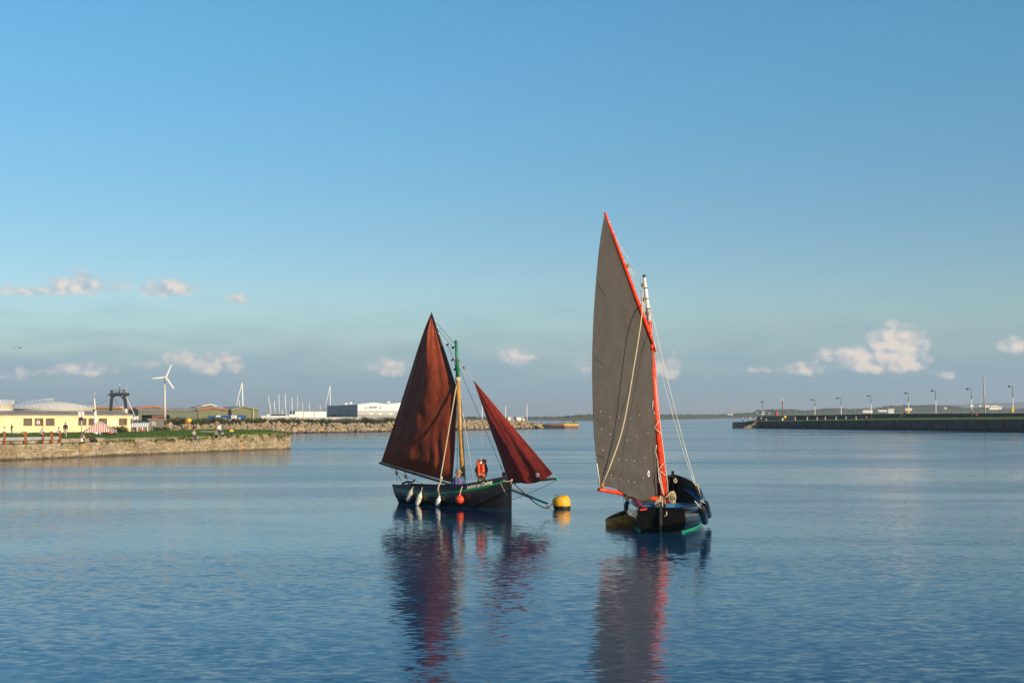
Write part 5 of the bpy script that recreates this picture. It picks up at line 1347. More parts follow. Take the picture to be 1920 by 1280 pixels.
f, tB = gable('pale olive shed with dark open front and coral gable trim', [(371.5, 768.2), (398, 764.2), (427.5, 767.4)], 246, (-16, 34, 0), M_olive_s, M_coral, grp=SG)
wa, wb = W(259, 777.6, 251*SK), W(372, 769.4, 246.1*SK)
pa, pb_ = Vector((wa.x, wa.y, 0)), Vector((wb.x, wb.y, 0)); dd = (pb_-pa).normalized(); ll = (pb_-pa).length; zt = W(320, 770.6, 248*SK).z; ho = upx(318.5, pa, dd)
facade(tB, pa, pb_, GZ-.1, zt, [(1.6, ho, GZ-.05, zt-1.6)], .3, M_olive_l, 'long_wall')
MB().prism([pa+Vector((.2, 1.5, GZ)), pb_+Vector((-.2, 1.5, GZ)), pb_+Vector((-.2, 1.5, zt-.1)), pa+Vector((.2, 1.5, zt-.1))], (0, .3, 0)).build('shade_panel', M_deepdark, tB)  # near-black panel behind the opening, painted as the shade indoors
MB().prism([pa+Vector((0, -.3, zt+.02)), pb_+Vector((0, -.3, zt+.02)), pb_+Vector((0, -.3, zt+.55)), pa+Vector((0, -.3, zt+.55))], (-8, 28, 1.0)).build('low_roof', M_roofg, tB)
MB().box(W(297, 785, 249*SK), (5.6, .4, 3.2)).build('stacked_crates', mat('rusty_crate', (.22, .08, .05), .8), tB)
f, tD = gable('olive shed with plain gable end standing right of the blue crane', [(434, 768.6), (458, 762), (485.3, 767.3)], 256, (-16, 34, 0), M_olive_s, M_olive_l, grp=SG)
a, b = W(413, 765.6, 268*SK), W(451, 762.6, 268*SK); MB().prism([a+Vector((0, 0, .2)), b+Vector((0, 0, .2)), b+Vector((-16, 28, .8)), a+Vector((-16, 28, -.2))], (0, 0, .06)).build('roof_light', M_skylight, tD)
MB().box(W(430.2, 776.5, 256*SK), (2.0, .5, 4.6)).build('gap_shade', M_deepdark, tD)  # dark box filling the gap between sheds, its shade given as colour
MB().beam(W(475.5, 766.5, 255.6*SK), W(475.5, 787, 255.6*SK), .2).build('downpipe', M_white, tD)

# big white shed and small white shed
def big_shed(label, cx, cyt, d, lx, lyt, ld, tops, base_y, name):
    cz = W(cx, cyt, d); lz = W(lx, lyt, ld); c0 = Vector((cz.x, cz.y, 0)); l0 = Vector((lz.x, lz.y, 0)); sd_ = (l0-c0); fd = Vector((-sd_.y, sd_.x, 0)).normalized(); fd = fd if fd.x > 0 else -fd
    t = thing(name, label, 'shed', (c0.x, c0.y, GZ))
    return t, c0, l0, sd_, fd
t, c0, l0, sd_, fd = big_shed('large white industrial shed with shade-darkened side wall and blue sign', 670, 758.4, 800, 613.5, 760.6, 893, None, 0, 'white_shed')
z_c = W(670, 758.6, 800).z; fl = 64.0
def zy(y): return CAM_H+(HORIZON-y)*800/FPX
def fz(u): return z_c+interp(u, [(0, 0), (10.5, 1.3), (19, .35), (31, 1.55), (46, .4), (64, 0)])
us_ = [0, 10.5, 19, 31, 46, 64]
ZA, ZB = zy(777), zy(769.3)
bands = ((GZ-.1, ZA, M_lgshed, 'lower_wall'), (ZA, ZB, M_gshed, 'middle_wall'))
for za_, zb_, mm, nm in bands: MB().prism([c0+Z*za_, c0+fd*fl+Z*za_, c0+fd*fl+Z*zb_, c0+Z*zb_], sd_.normalized()*.3).build(nm, mm, t)
MB().prism([c0+Z*ZB, c0+fd*fl+Z*ZB]+[c0+fd*u+Z*fz(u) for u in us_[::-1]], sd_.normalized()*.3).build('upper_wall', M_wshed, t)
sn = Vector((-fd.x, -fd.y, 0))
MB().prism([c0+Z*(GZ-.1)-fd*.01, l0+Z*(GZ-.1)-fd*.01, l0+Z*ZA-fd*.01, c0+Z*ZA-fd*.01], fd*.3).build('side_wall_lower', mat('shade_navy', (.075, .095, .13), .5, vary=.06), t)  # side turned from the sun, its shade put into the wall colour
MB().prism([c0+Z*ZA-fd*.01, l0+Z*ZA-fd*.01, l0+Z*z_c-fd*.01, c0+Z*z_c-fd*.01], fd*.3).build('side_wall_upper', M_bshed, t)
for i in range(len(us_)-1): MB().prism([c0+fd*us_[i]+Z*fz(us_[i])-sd_.normalized()*.3, c0+fd*us_[i+1]+Z*fz(us_[i+1])-sd_.normalized()*.3, c0+fd*us_[i+1]+Z*(fz(us_[i+1])+.18)-sd_.normalized()*.3, c0+fd*us_[i]+Z*(fz(us_[i])+.18)-sd_.normalized()*.3], sd_+sd_.normalized()*.3).build('roof', M_wshed, t)
fn_ = Vector((fd.y, -fd.x, 0))
def fsign(name, u0, u1, za_, zb_, mm, parent, off=.04): return MB().prism([c0+fd*u0+Z*za_+fn_*off, c0+fd*u1+Z*za_+fn_*off, c0+fd*u1+Z*zb_+fn_*off, c0+fd*u0+Z*zb_+fn_*off], -fn_*.05).build(name, mm, parent)
M_signb = mat('sign_blue', (.05, .10, .28), .5); uof = lambda px: upx(px, c0, fd)
sg = fsign('sign', uof(691), uof(708), zy(767), zy(761), M_white, t)
fsign('sign_band', uof(691.3), uof(707.7), zy(763.2), zy(761.2), M_signb, sg, .05); fsign('sign_band', uof(692), uof(699.5), zy(766), zy(764.2), M_signb, sg, .05); fsign('sign_band', uof(700.5), uof(707), zy(766), zy(764.2), M_signb, sg, .05)
for a, b in ((683.2, 684.2), (685.3, 689), (710.2, 713.2), (714.3, 716)): fsign('wall_mark', uof(a), uof(b), zy(765.6), zy(763), M_bshed, t)
for px in (694, 711, 731): fsign('window', uof(px), uof(px+5), zy(777.4), zy(774), M_skylight, t)
fsign('door', uof(742), uof(752), GZ, zy(773), M_lgshed, t)
for k in (.05, .10, .5): p = c0+fd*(fl*k)+sd_*.5; MB().box(p+Z*(fz(fl*k)+.7), (1.6, 1.6, 1.2)).build('roof_vent', M_white, t)
sdn = sd_.normalized(); ul_ = sd_.length
p_ = lambda u, z_, o=.05: c0+sdn*u+Z*z_-fd*o
k0, k1 = ul_*.12, ul_*.235
MB().prism([p_(k0, zy(767.5)), p_(k1, zy(767.5)), p_(k1, zy(762.5)), p_(k0, zy(762.5))], fd*.03).build('sign', M_black, t); MB().prism([p_(k0+.6, zy(766), .08), p_(k1-.6, zy(766), .08), p_(k1-.6, zy(764), .08), p_(k0+.6, zy(764), .08)], fd*.02).build('sign_band', M_gshed, t)
for k in (.34, .58): MB().beam(p_(ul_*k, GZ, 1.5), p_(ul_*k, 10.5-5*k, 1.5), .3).build('lamp_post', M_steel, t)
MB().box(p_(ul_*.63, 3.4, 1.5), (5.0, 3, 3.2)).build('brick_hut', mat('brick_red', (.30, .12, .08), .8), t)
t2 = thing('low_shed', 'low white shed with black end wall among the yacht masts', 'shed', tuple(W(553, 785, 760)))
c0, l0 = W(553, 771, 760), W(544, 771.5, 800); zt = c0.z; c0 = Vector((c0.x, c0.y, 0)); l0 = Vector((l0.x, l0.y, 0)); sd_ = l0-c0; r0 = W(612, 771, 785); r0 = Vector((r0.x, r0.y, 0)); fd = (r0-c0)
MB().prism([c0+Z*GZ, r0+Z*GZ, r0+Z*zt, c0+Z*zt], sd_*.02).build('front_wall', M_wshed, t2); MB().prism([c0+Z*GZ-fd*.002, l0+Z*GZ-fd*.002, l0+Z*(zt+.2)-fd*.002, c0+Z*(zt+.2)-fd*.002], fd*.01).build('end_wall', M_dark, t2)
MB().prism([c0+Z*(zt+.01)-sd_*.02, r0+Z*(zt+.01)-sd_*.02, r0+Z*(zt+.25)-sd_*.02, c0+Z*(zt+.25)-sd_*.02], sd_).build('roof', M_roofg, t2)
for k in (.27, .62): p = lerp(c0, r0, k)-sd_*.01; MB().beam(p+Z*GZ, p+Z*zt, .3).build('wall_seam', M_gshed, t2)
# long low white wall at the back of the breakwater
a, b = W(492, 786.6, 640), W(690, 786.2, 690); MB().prism([Vector((a.x, a.y, GZ)), Vector((b.x, b.y, GZ)), Vector((b.x, b.y, GZ+1.7)), Vector((a.x, a.y, GZ+1.7))], (0, .4, 0)).build('boundary_wall', M_gshed)
tag(bpy.data.objects['boundary_wall'], 'low pale boundary wall behind the scrub on the breakwater', 'wall')

# wind turbine
wb_ = G(309.5, 797.5, GZ); wb_ = W(309.5, 792.5, 420); wb_.z = GZ; wt0 = W(308.7, 711, 420)
tu = thing('wind_turbine', 'white three-bladed wind turbine behind the lawn', 'wind turbine', tuple(wb_))
MB().tube([wb_, lerp(wb_, wt0, .5), wt0], [.40, .31, .22], 16).build('tower', mat('turbine_grey', (.60, .58, .53), .5), tu)
hub = W(310.8, 707.3, 418.6)
MB().box(W(309.2, 708, 420), (.8, 2.2, .75)).build('nacelle', M_white, tu, bevel=.06)
MB().ell(hub, (.42, .4, .42), 12, 8).build('hub', M_white, tu)
for (x, y) in ((321.2, 683.3), (285.3, 709.5), (325.8, 728.7)):
    tip = W(x, y, 418.5); u = (tip-hub); s_ = u.normalized().cross(Vector((0, 1, 0))).normalized()
    prof = [(0.02, .16), (.12, .34), (.3, .33), (.7, .27), (.97, .21), (1.0, .14)]; m = MB(); vs_ = []
    for k, w in prof:
        p = hub+u*k
        for a_ in range(8): an = a_*math.pi/4; vs_.append(p+s_*w*math.cos(an)+Vector((0, .09*math.sin(an), 0)))
    m.add(vs_, [(i*8+j, i*8+(j+1) % 8, i*8+8+(j+1) % 8, i*8+8+j) for i in range(5) for j in range(8)]+[tuple(range(40, 48))], True); m.build('blade', M_white, tu)
pc = W(310, 797, 330); MB().box((pc.x, pc.y, GZ+.6), (2.5, 2.0, 1.6)).build('kiosk', M_timber, tu)
hu = thing('grey_hut', 'low grey timber hut at the foot of the wind turbine', 'hut', tuple(G(293, 806, GZ)))
q = W(293, 800, 214); MB().box((q.x, q.y, GZ+.85), (2.0, 1.8, 1.7)).build('wall', M_timber, hu); MB().box((q.x, q.y, GZ+1.78), (2.4, 2.2, .12), Matrix.Rotation(.05, 3, 'Y')).build('roof', M_roofg, hu); MB().box((q.x-.2, q.y-.93, GZ+1.1), (.7, .06, .7)).build('window', M_gshed, hu)

# trawler gantry, mast and wheelhouse
dT = 330
tr = thing('trawler', 'trawler with black stern gantry, railed platform and white wheelhouse', 'trawler', tuple(Vector((W(225, 792, dT).x, dT, GZ))))
for (a, b, w) in (((210, 741), (207.2, 772), .70), ((233.2, 741), (236.4, 766), .70)):
    for off in (0, 2.2): MB().beam(W(*a, dT+off), W(*b, dT+off*1.3), w, .45).build('gantry_leg', M_dark, tr)
MB().beam(W(207.2, 772, dT), W(206.6, 782, dT), .5, .45).build('gantry_foot', M_white, tr); MB().beam(W(236.4, 766, dT), W(237.6, 782, dT), .52, .5).build('gantry_foot', M_white, tr)
MB().prism([W(205.5, 736, dT-.4), W(236.2, 736, dT-.4), W(236.2, 741.5, dT-.4), W(231, 742, dT-.4), W(226, 740.3, dT-.4), W(217, 740.3, dT-.4), W(212, 742.5, dT-.4), W(206, 741, dT-.4)], (0, 3.0, 0)).build('platform', M_dark, tr)
m = MB(); m.tube([W(x, y, dT) for x, y in ((212.5, 745), (216, 741.5), (222, 741), (227, 742), (231, 748))], .16, 8); m.build('gantry_arch', M_dark, tr)
for k in range(9): p = W(207+k*3.6, 736, dT-.3); MB().beam(p, p+Z*.85, .07).build('rail_post', M_dark, tr)
for y in (730, 733): MB().beam(W(206.5, y, dT-.3), W(236, y, dT-.3), .045).build('rail', M_dark, tr)
MB().box(W(209.5, 733.5, dT), (.5, .5, .5)).build('floodlight', M_dark, tr); MB().box(W(204, 740, dT), (.45, .5, .3), Matrix.Rotation(.4, 3, 'Y')).build('floodlight', M_dark, tr); MB().box(W(232.5, 732.5, dT), (.4, .4, .6)).build('floodlight', M_timber, tr)
MB().tube([W(224, 737, dT+.6), W(224, 723.5, dT+.6)], .16, 8).build('radar_mast', mat('brown_mast', (.20, .12, .09), .6), tr); MB().lathe([(.0, .16), (.16, .12), (.2, 0), (.16, -.1), (0, -.12)], W(224, 722, dT+.6), Z, 10).build('radar_dome', M_white, tr)
for y in (726, 730): MB().beam(W(222, y, dT+.6), W(226, y, dT+.6), .06).build('radar_bar', M_dark, tr)
MB().tube([W(236.8, 742, dT), W(236.8, 724.5, dT)], .025, 5).build('antenna', M_white, tr)
for (a, b, r_, mm) in (((236.3, 743.5), (252.3, 778), .09, M_white), ((215.5, 747), (226.5, 770), .09, mat('brown_brace', (.25, .17, .13), .6)), ((213, 763), (230, 762.5), .06, M_white), ((230, 762.5), (231.5, 772), .06, M_white)): MB().tube([W(*a, dT), W(*b, dT)], r_, 8).build('brace', mm, tr)
for (a, b) in (((203, 740), (160, 761)), ((207, 748), (176, 760))): MB().tube([W(*a, dT), W(*b, dT-6)], .03, 4).build('warp_cable', M_dark, tr)
q = W(248.5, 787, 320); MB().prism([Vector((q.x-.75, q.y, GZ)), Vector((q.x+.6, q.y, GZ)), Vector((q.x+.85, q.y, W(0, 779.2, 320).z)), Vector((q.x-.7, q.y, W(0, 779.2, 320).z))], (0, 2.4, 0)).build('wheelhouse', M_white, tr)
MB().box((q.x+.06, q.y+1.0, W(0, 778.6, 320).z), (1.85, 2.6, .2)).build('wheelhouse_roof', M_signb, tr); MB().box((q.x+.2, q.y-.01, W(0, 783.5, 320).z), (.22, .06, .36)).build('window', M_glass, tr); MB().box((q.x-.2, q.y-.01, W(0, 787, 320).z), (.2, .06, .3)).build('window', M_glass, tr)
hl = Hull(15, 4.6, [3.0, 2.6, 2.5, 2.8, 3.6], .8, .1)
# white pole with bands by the stall
dP = 164; wp = thing('white_mast', 'tall white mast with black and yellow band rising behind the striped stall', 'mast', tuple(G(178.5, 814, GZ)))
MB().tube([G(178.8, 814.2, GZ), W(178.4, 769, dP)], .17, 10).build('lower_pole', M_white, wp); MB().tube([W(178.4, 769, dP), W(176.9, 747, dP)], .085, 8).build('upper_pole', M_white, wp); MB().tube([W(177.2, 748, dP), W(177.6, 733, dP)], .045, 6).build('whip', M_gshed, wp)
MB().tube([W(177, 768, dP), W(177, 770.8, dP)], .20, 10).build('black_band', M_black, wp); MB().tube([W(177.1, 765.8, dP), W(177.1, 768, dP)], .18, 10).build('yellow_band', mat('yellow_paint', (.75, .45, .03), .5), wp)

# striped market stalls
def stripes(name, a, b, axis_u=True, scale=2.6):
    m = bpy.data.materials.new(name); m.use_nodes = True; t = NT(m.node_tree); t.n.clear()
    tc = t.node('ShaderNodeTexCoord').outputs['Object']; sx = t.node('ShaderNodeSeparateXYZ', {0: tc}).outputs[0]
    f = t.m('GREATER_THAN', t.m('FRACT', t.m('MULTIPLY', sx, scale)), .5); c = t.mix(f, a+(1,), b+(1,))
    bs = t.node('ShaderNodeBsdfPrincipled', {'Base Color': c, 'Roughness': .8}); o = t.node('ShaderNodeOutputMaterial'); t.l.new(bs.outputs[0], o.inputs[0]); return m
s1 = thing('market_stall', 'market stall with red and white striped gable and blue roof', 'market stall', tuple(G(184, 813.5, GZ)))
dS = 163; M_rws = stripes('red_white_stripes', (.60, .20, .20), (.80, .74, .68), True, 3.4)
ap, lb, rb = W(183.7, 791.2, dS), W(157.5, 809.3, dS), W(212.4, 807.8, dS)
MB().prism([ap, lb, W(157.5, 811, dS), W(212.4, 809.5, dS), rb], (0, .05, 0)).build('striped_gable', M_rws, s1)
bkv = Vector((-.7, 3.4, 0)); M_blueroof = mat('blue_tarpaulin', (.36, .42, .55), .6)
MB().prism([ap+Vector((.02, -.05, .02)), lb+Vector((-.1, -.05, .02)), lb+bkv+Vector((-.1, 0, .02)), ap+bkv+Vector((.02, 0, .02))], (0, 0, .05)).build('roof_slope', M_blueroof, s1)
MB().prism([ap+Vector((.05, -.05, .02)), rb+Vector((.1, -.05, .02)), rb+bkv+Vector((.1, 0, .02)), ap+bkv+Vector((.05, 0, .02))], (0, 0, .05)).build('roof_slope', M_rws, s1)
for p in (lb, rb, lerp(lb, rb, .33), lb+bkv, rb+bkv): MB().beam(Vector((p.x, p.y+.1, GZ)), p+Vector((0, .1, 0)), .07).build('post', M_white, s1)
MB().box(lerp(lb, rb, .5)+Vector((0, 1.2, -.3))-Z*(lb.z-GZ-.8), (3.0, .8, .8)).build('counter', M_timber, s1)
s2 = thing('market_stall', 'stall with pale blue and white striped awning on white posts', 'market stall', tuple(G(258, 810, GZ)))
dS2 = 184; M_bws = stripes('blue_white_stripes', (.34, .40, .52), (.78, .76, .68), True, 3.2)
a0, a1, a2, a3 = W(241, 793.6, dS2), W(278, 793.2, dS2), W(278.5, 800, dS2), W(240, 800.6, dS2)
MB().prism([a0+Vector((.25, .5, 0)), a1+Vector((-.1, .5, 0)), a2, a3], (0, .05, .02)).build('striped_awning', M_bws, s2)
MB().prism([a0+Vector((.25, .5, .03)), a1+Vector((-.1, .5, .03)), a1+Vector((-.4, 3.2, .1)), a0+Vector((-.2, 3.2, .1))], (0, 0, .05)).build('roof', M_blueroof, s2)
MB().prism([a0+Vector((.2, .45, 0)), a3, W(231, 800.5, dS2+2.5), W(232.5, 796.5, dS2+2.5)], (0, .06, 0)).build('side_awning', M_blueroof, s2)
for x in (241, 257.5, 267, 277): p = W(x, 800, dS2+.1); MB().beam(Vector((p.x, p.y, GZ)), p, .09).build('post', M_white, s2)
MB().box(W(262, 808, dS2+.8), (2.6, .7, .5)).build('counter', M_timber, s2); MB().box(W(237, 804.5, dS2+.3), (.5, .3, .35)).build('red_box', M_red, s2); MB().box(W(266, 807.8, dS2-.1), (.4, .3, .3)).build('red_box', M_red, s2)
M_bush = mat('hedge_leaves', (.05, .065, .02), .85, vary=.5, trans=.2, per=.6)
for (x0, x1, y, d, hh, lab) in ((213, 236, 806, 172, .55, 'low dark hedge between the two striped stalls'), (284, 320, 806.5, 200, .55, 'low hedge behind the lawn by the grey hut')):
    m = MB()
    for _ in range(46): tuft(m, W(random.uniform(x0, x1), y, d)+Vector((0, random.uniform(-.4, .4), random.uniform(-.35, hh-.25))), .35, 22, .12)
    h_ = thing('hedge', lab, 'hedge', tuple(W((x0+x1)/2, y, d))); m.build('foliage', M_bush, h_)
    MB().tube([W(x0+2, y+2, d), W(x1-2, y+2, d)], .05, 5).build('stems', M_timber, h_)

# sign post with two white plates
sp_ = thing('sign_post', 'thin steel post with two white plates and a dark box by the wall', 'sign', tuple(G(152.5, 820, GZ)))
p = G(152.5, 820, GZ); dd_ = p.y
MB().tube([p, Vector((p.x, p.y, W(152, 771, dd_).z))], .045, 8).build('post', M_steel, sp_)
for x in (149.2, 155.4): MB().box(W(x, 775.2, dd_-.1), (.30, .03, .46)).build('plate', M_white, sp_)
MB().box(W(151.6, 785, dd_-.1), (.36, .10, .36)).build('dark_box', M_dark, sp_)

# crash barrier with rusty posts
gb = thing('crash_barrier', 'grey steel crash barrier on rusty orange posts along the quay edge', 'barrier', tuple(QS))
g0, g1 = QS-qn*.28, QS+qd*upx(117, QS, qd)-qn*.28
prof = [(0, -.16), (.05, -.12), (.05, -.05), (0, 0), (.05, .05), (.05, .12), (0, .16)]; m = MB(); zr = 1.98
vs_ = []
for P in (g0, g1):
    for o, z_ in prof: vs_.append(P+qn*o+Z*(zr+z_))
m.add(vs_, [(i, i+1, 8+i, 7+i) for i in range(6)]); m.build('rail', mat('barrier_steel', (.46, .47, .46), .55, .3, vary=.2), gb, solid=.012)
for i, (px, lean, top) in enumerate(((14, .10, 808.5), (52, .0, 809), (84.5, -.05, 808.5), (102, .12, 808), (117.3, .1, 807))):
    b_ = QS+qd*upx(px, QS, qd)-qn*.12; zt_ = W(px, top, b_.y).z
    MB().beam(Vector((b_.x, b_.y, 1.45)), Vector((b_.x-lean*.9, b_.y, zt_)), .17 if i != 3 else .22, .14).build('post', M_rust, gb)
# heap of boulders by the yellow building
for i, (px, py, w, h) in enumerate(((27, 814.5, 5, 5), (34, 815, 6, 7), (43, 815, 11, 8), (50, 815.5, 7, 5), (56, 815.5, 6, 4))):
    p = G(px, py+.5, GZ); s_ = p.y/FPX; o = put(rock_me[i], 'boulder', None, p+Z*h*s_*.35, (0, .3*i, i), (w*s_*1.3, w*s_, h*s_*1.2))
    tag(o, ['small pale boulder left end of the heap by the yellow building', 'upright boulder second in the heap by the yellow building', 'largest boulder in the heap by the yellow building', 'squat boulder right of the largest by the yellow building', 'flat boulder right end of the heap by the yellow building'][i], 'boulder', 'boulders by the yellow building')
# dry weed stalks on the wall
m = MB()
for (px, n) in ((28, 26), (55, 30), (79, 40)):
    for _ in range(n):
        b_ = QS+qd*(upx(px+random.uniform(-4, 4), QS, qd))-qn*random.uniform(.0, .3); b_.z = 1.5
        m.tube([b_, b_+Vector((random.uniform(-.3, .3), random.uniform(-.2, .2), random.uniform(-.1, .5)))], .012, 3)
o = m.build('dry_weeds', mat('dry_weed', (.12, .09, .05), .9)); tag(o, 'dry brown weeds sprouting below the crash barrier', 'weeds'); o['kind'] = 'stuff'

# lifebuoy on post
p = G(352, 807, GZ); lb_ = thing('lifebuoy_stand', 'yellow and orange lifebuoy box on an orange post by the lawn', 'lifebuoy stand', tuple(p))
MB().beam(p, Vector((p.x, p.y, W(352, 793, p.y).z)), .16, .12).build('post', M_rust, lb_)
c = W(354.5, 788, p.y-.1); MB().lathe([(.0, -.12), (.34, -.12), (.38, -.05), (.38, .05), (.30, .12), (0, .12)], c, (0.2, -1, 0), 16).build('lifebuoy_case', mat('case_yellow', (.80, .42, .02), .5), lb_)
MB().box(W(350, 789, p.y), (.30, .18, .62)).build('back_board', mat('case_orange', (.62, .14, .02), .5), lb_)

# blue and white mobile crane
dC = 520; tk = thing('mobile_crane', 'blue and white mobile crane with its boom lowered in front of the green sheds', 'crane', tuple(W(425, 790, dC)))
M_cblue = mat('crane_blue', (.02, .10, .34), .4, vary=.1)
def rb(x0, y0, x1, y1, d, dep, name, mm, bev=.04): a, b = W(x0, y1, d), W(x1, y0, d); return MB().box(((a.x+b.x)/2, d+dep/2, (a.z+b.z)/2), (abs(b.x-a.x), dep, abs(b.z-a.z))).build(name, mm, tk, bevel=bev)
rb(392, 784.5, 459, 787.6, dC, 4, 'chassis', M_white); rb(398, 785, 440, 786, dC-.05, .1, 'chassis_stripe', M_gshed)
MB().beam(W(391.5, 781.6, dC+.9), W(450, 779.6, dC+.9), 1.2, .92).build('boom', M_cblue, tk); MB().beam(W(405, 780.2, dC+.2), W(414, 779.8, dC+.2), .1, .6).build('boom_marking', M_white, tk)
MB().beam(W(391.3, 779.5, dC+.7), W(393.5, 786.5, dC+.7), .6, 1.0).build('boom_head', M_cblue, tk)
rb(433.5, 778.4, 444, 787, dC-.1, 2.0, 'operator_cab', M_white); rb(435.5, 779.4, 440, 782.3, dC-.15, .1, 'cab_window', M_gshed)
rb(444.5, 778, 460, 787, dC, 2.3, 'counterweight', M_cblue); rb(447, 782.5, 451.5, 785.6, dC-.06, .1, 'panel', M_white); rb(424, 780.5, 433, 786.5, dC, 2.2, 'drive_cab', M_cblue); rb(426, 781.5, 431, 784, dC-.06, .1, 'cab_window', M_glass)
for x in (399, 408, 417, 438, 447, 455): MB().lathe([(0, 0), (.6, 0), (.65, .1), (.65, .5), (0, .55)], Vector((W(x, 788, dC).x, dC-.1, GZ+.65)), (0, 1, 0), 14).build('wheel', M_black, tk)
# small parked things by the sheds
for (x0, x1, y0, y1, lab) in ((321, 331, 784, 790, 'small rusty skip left of the lifebuoy stand'), (370, 386, 783.5, 787.5, 'low dark trailer left of the mobile crane')):
    d = 500; a, b = W(x0, y1, d), W(x1, y0, d); tt = thing('trailer', lab, 'trailer', tuple(a)); mm = mat('rust_brown', (.13, .07, .05), .8, vary=.4)
    w, h = b.x-a.x, b.z-a.z
    MB().prism([(a.x, d, a.z+h*.35), (b.x, d, a.z+h*.35), (b.x+.12, d, b.z), (a.x-.12, d, b.z)], (0, 1.4, 0)).build('body', mm, tt)
    for k in (.2, .8): MB().lathe([(0, 0), (h*.3, 0), (h*.3, .25), (0, .25)], (lerp(a.x, b.x, k), d-.1, a.z+h*.3), (0, 1, 0), 10).build('wheel', M_black, tt)

# fence posts at the end of the lawn
for i, (px, h) in enumerate(((280, 9), (285.5, 8.5), (321, 8), (327, 8), (332, 7))):
    p = G(px, 809.5, GZ); o = MB().beam(p, p+Z*h*p.y/FPX, .16, .14).build('fence_post', M_timber); tag(o, ['first pale fence post right of the blue striped stall', 'second fence post right of the blue striped stall', 'left of three stumpy posts by the turbine hut', 'middle of three stumpy posts by the turbine hut', 'right of three stumpy posts by the turbine hut'][i], 'post', 'timber posts behind the lawn')

# yachts laid up behind the breakwater
YG = 'yachts laid up behind the breakwater'
yl = [(503, 741.6, 509.5, 'leaning mast of the leftmost yacht'), (514, 751, 516.5, ''), (522.6, 738, 524, ''), (534.7, 737, 536.5, ''), (547.4, 745, 548, ''), (557.8, 742, 558.5, ''), (567.4, 754, 567.6, ''), (580, 753, 580.2, ''), (600.6, 759, 600.8, ''), (529, 768, 531, ''), (619, 722, 619.3, ''), (454, 717, 456, ''), (449, 750, 449.3, '')]
labs = ['white yacht with a mast leaning left, leftmost of the mast row', 'yacht with short leaning mast second in the mast row', 'yacht with tall double-spreader mast third in the mast row', 'yacht with the tallest mast left of the low white shed', 'yacht whose mast stands before the end of the low white shed', 'yacht with mast rising above the left part of the low shed', 'yacht with thin mast above the middle of the low shed', 'yacht with thin short mast right of the low shed middle', 'yacht with a short mast left of the large white shed', 'small yacht with very short mast between taller ones', 'yacht with the tallest thick white mast and furled sail by the large shed', 'yacht with tall mast rising behind the olive sheds', 'yacht with short thin mast just left of the tall one behind the olive sheds']
for (xt, yt, xb, _), lab in zip(yl, labs):
    far = xt < 460 or xt > 553; d = 660 if not far else 900; d = 640 if xt < 460 else d
    b_ = W(xb, 783, d); t_ = W(xt, yt, d); y_ = thing('yacht', lab, 'yacht', (b_.x, b_.y, GZ), group=YG); thick = .34 if yt < 725 else .20
    MB().tube([Vector((b_.x, b_.y, GZ+1.6)), t_], [thick, thick*.7], 8).build('mast', M_white if not far else M_wshed, y_)
    for k in (.45, .72): p = lerp(b_, t_, k); MB().beam(p-Vector((.9, 0, 0)), p+Vector((.9, 0, 0)), .08).build('spreader', M_steel, y_)
    dx = 4.4 if yt > 725 else -5
    MB().tube([t_, Vector((b_.x+dx, b_.y, GZ+2))], .04 if yt > 725 else .20, 5).build('forestay', M_steel if yt > 725 else M_white, y_); MB().tube([t_, Vector((b_.x-dx*1.1, b_.y+1, GZ+2))], .035, 4).build('backstay', M_steel, y_)
    hh = Hull(10.5, 3.1, [1.4, 1.3, 1.3, 1.4, 1.5], .7, .1, keel=.8); m = MB(); N = 16; zz = (-.8, -.5, -.2, 0, .3, .7, .95)
    for sd in (-1, 1): m.add([Vector((b_.x-5.2, b_.y, GZ+1.05))+hh.pt(i/N, z_*(hh.sheer(i/N) if z_ > 0 else .8), sd) for i in range(N+1) for z_ in zz], [(i*7+k, i*7+k+1, i*7+8+k, i*7+7+k) for i in range(N) for k in range(6)], True)
    m.build('hull', M_wshed, y_); MB().box((b_.x-.4, b_.y, GZ+2.7), (4.2, 1.9, .8)).build('cabin', M_wshed, y_, bevel=.1)
    for k in (-1.5, 1.3): MB().beam((b_.x+k, b_.y-.8, GZ), (b_.x+k, b_.y-.5, GZ+1.1), .1).build('cradle_leg', M_dark, y_)

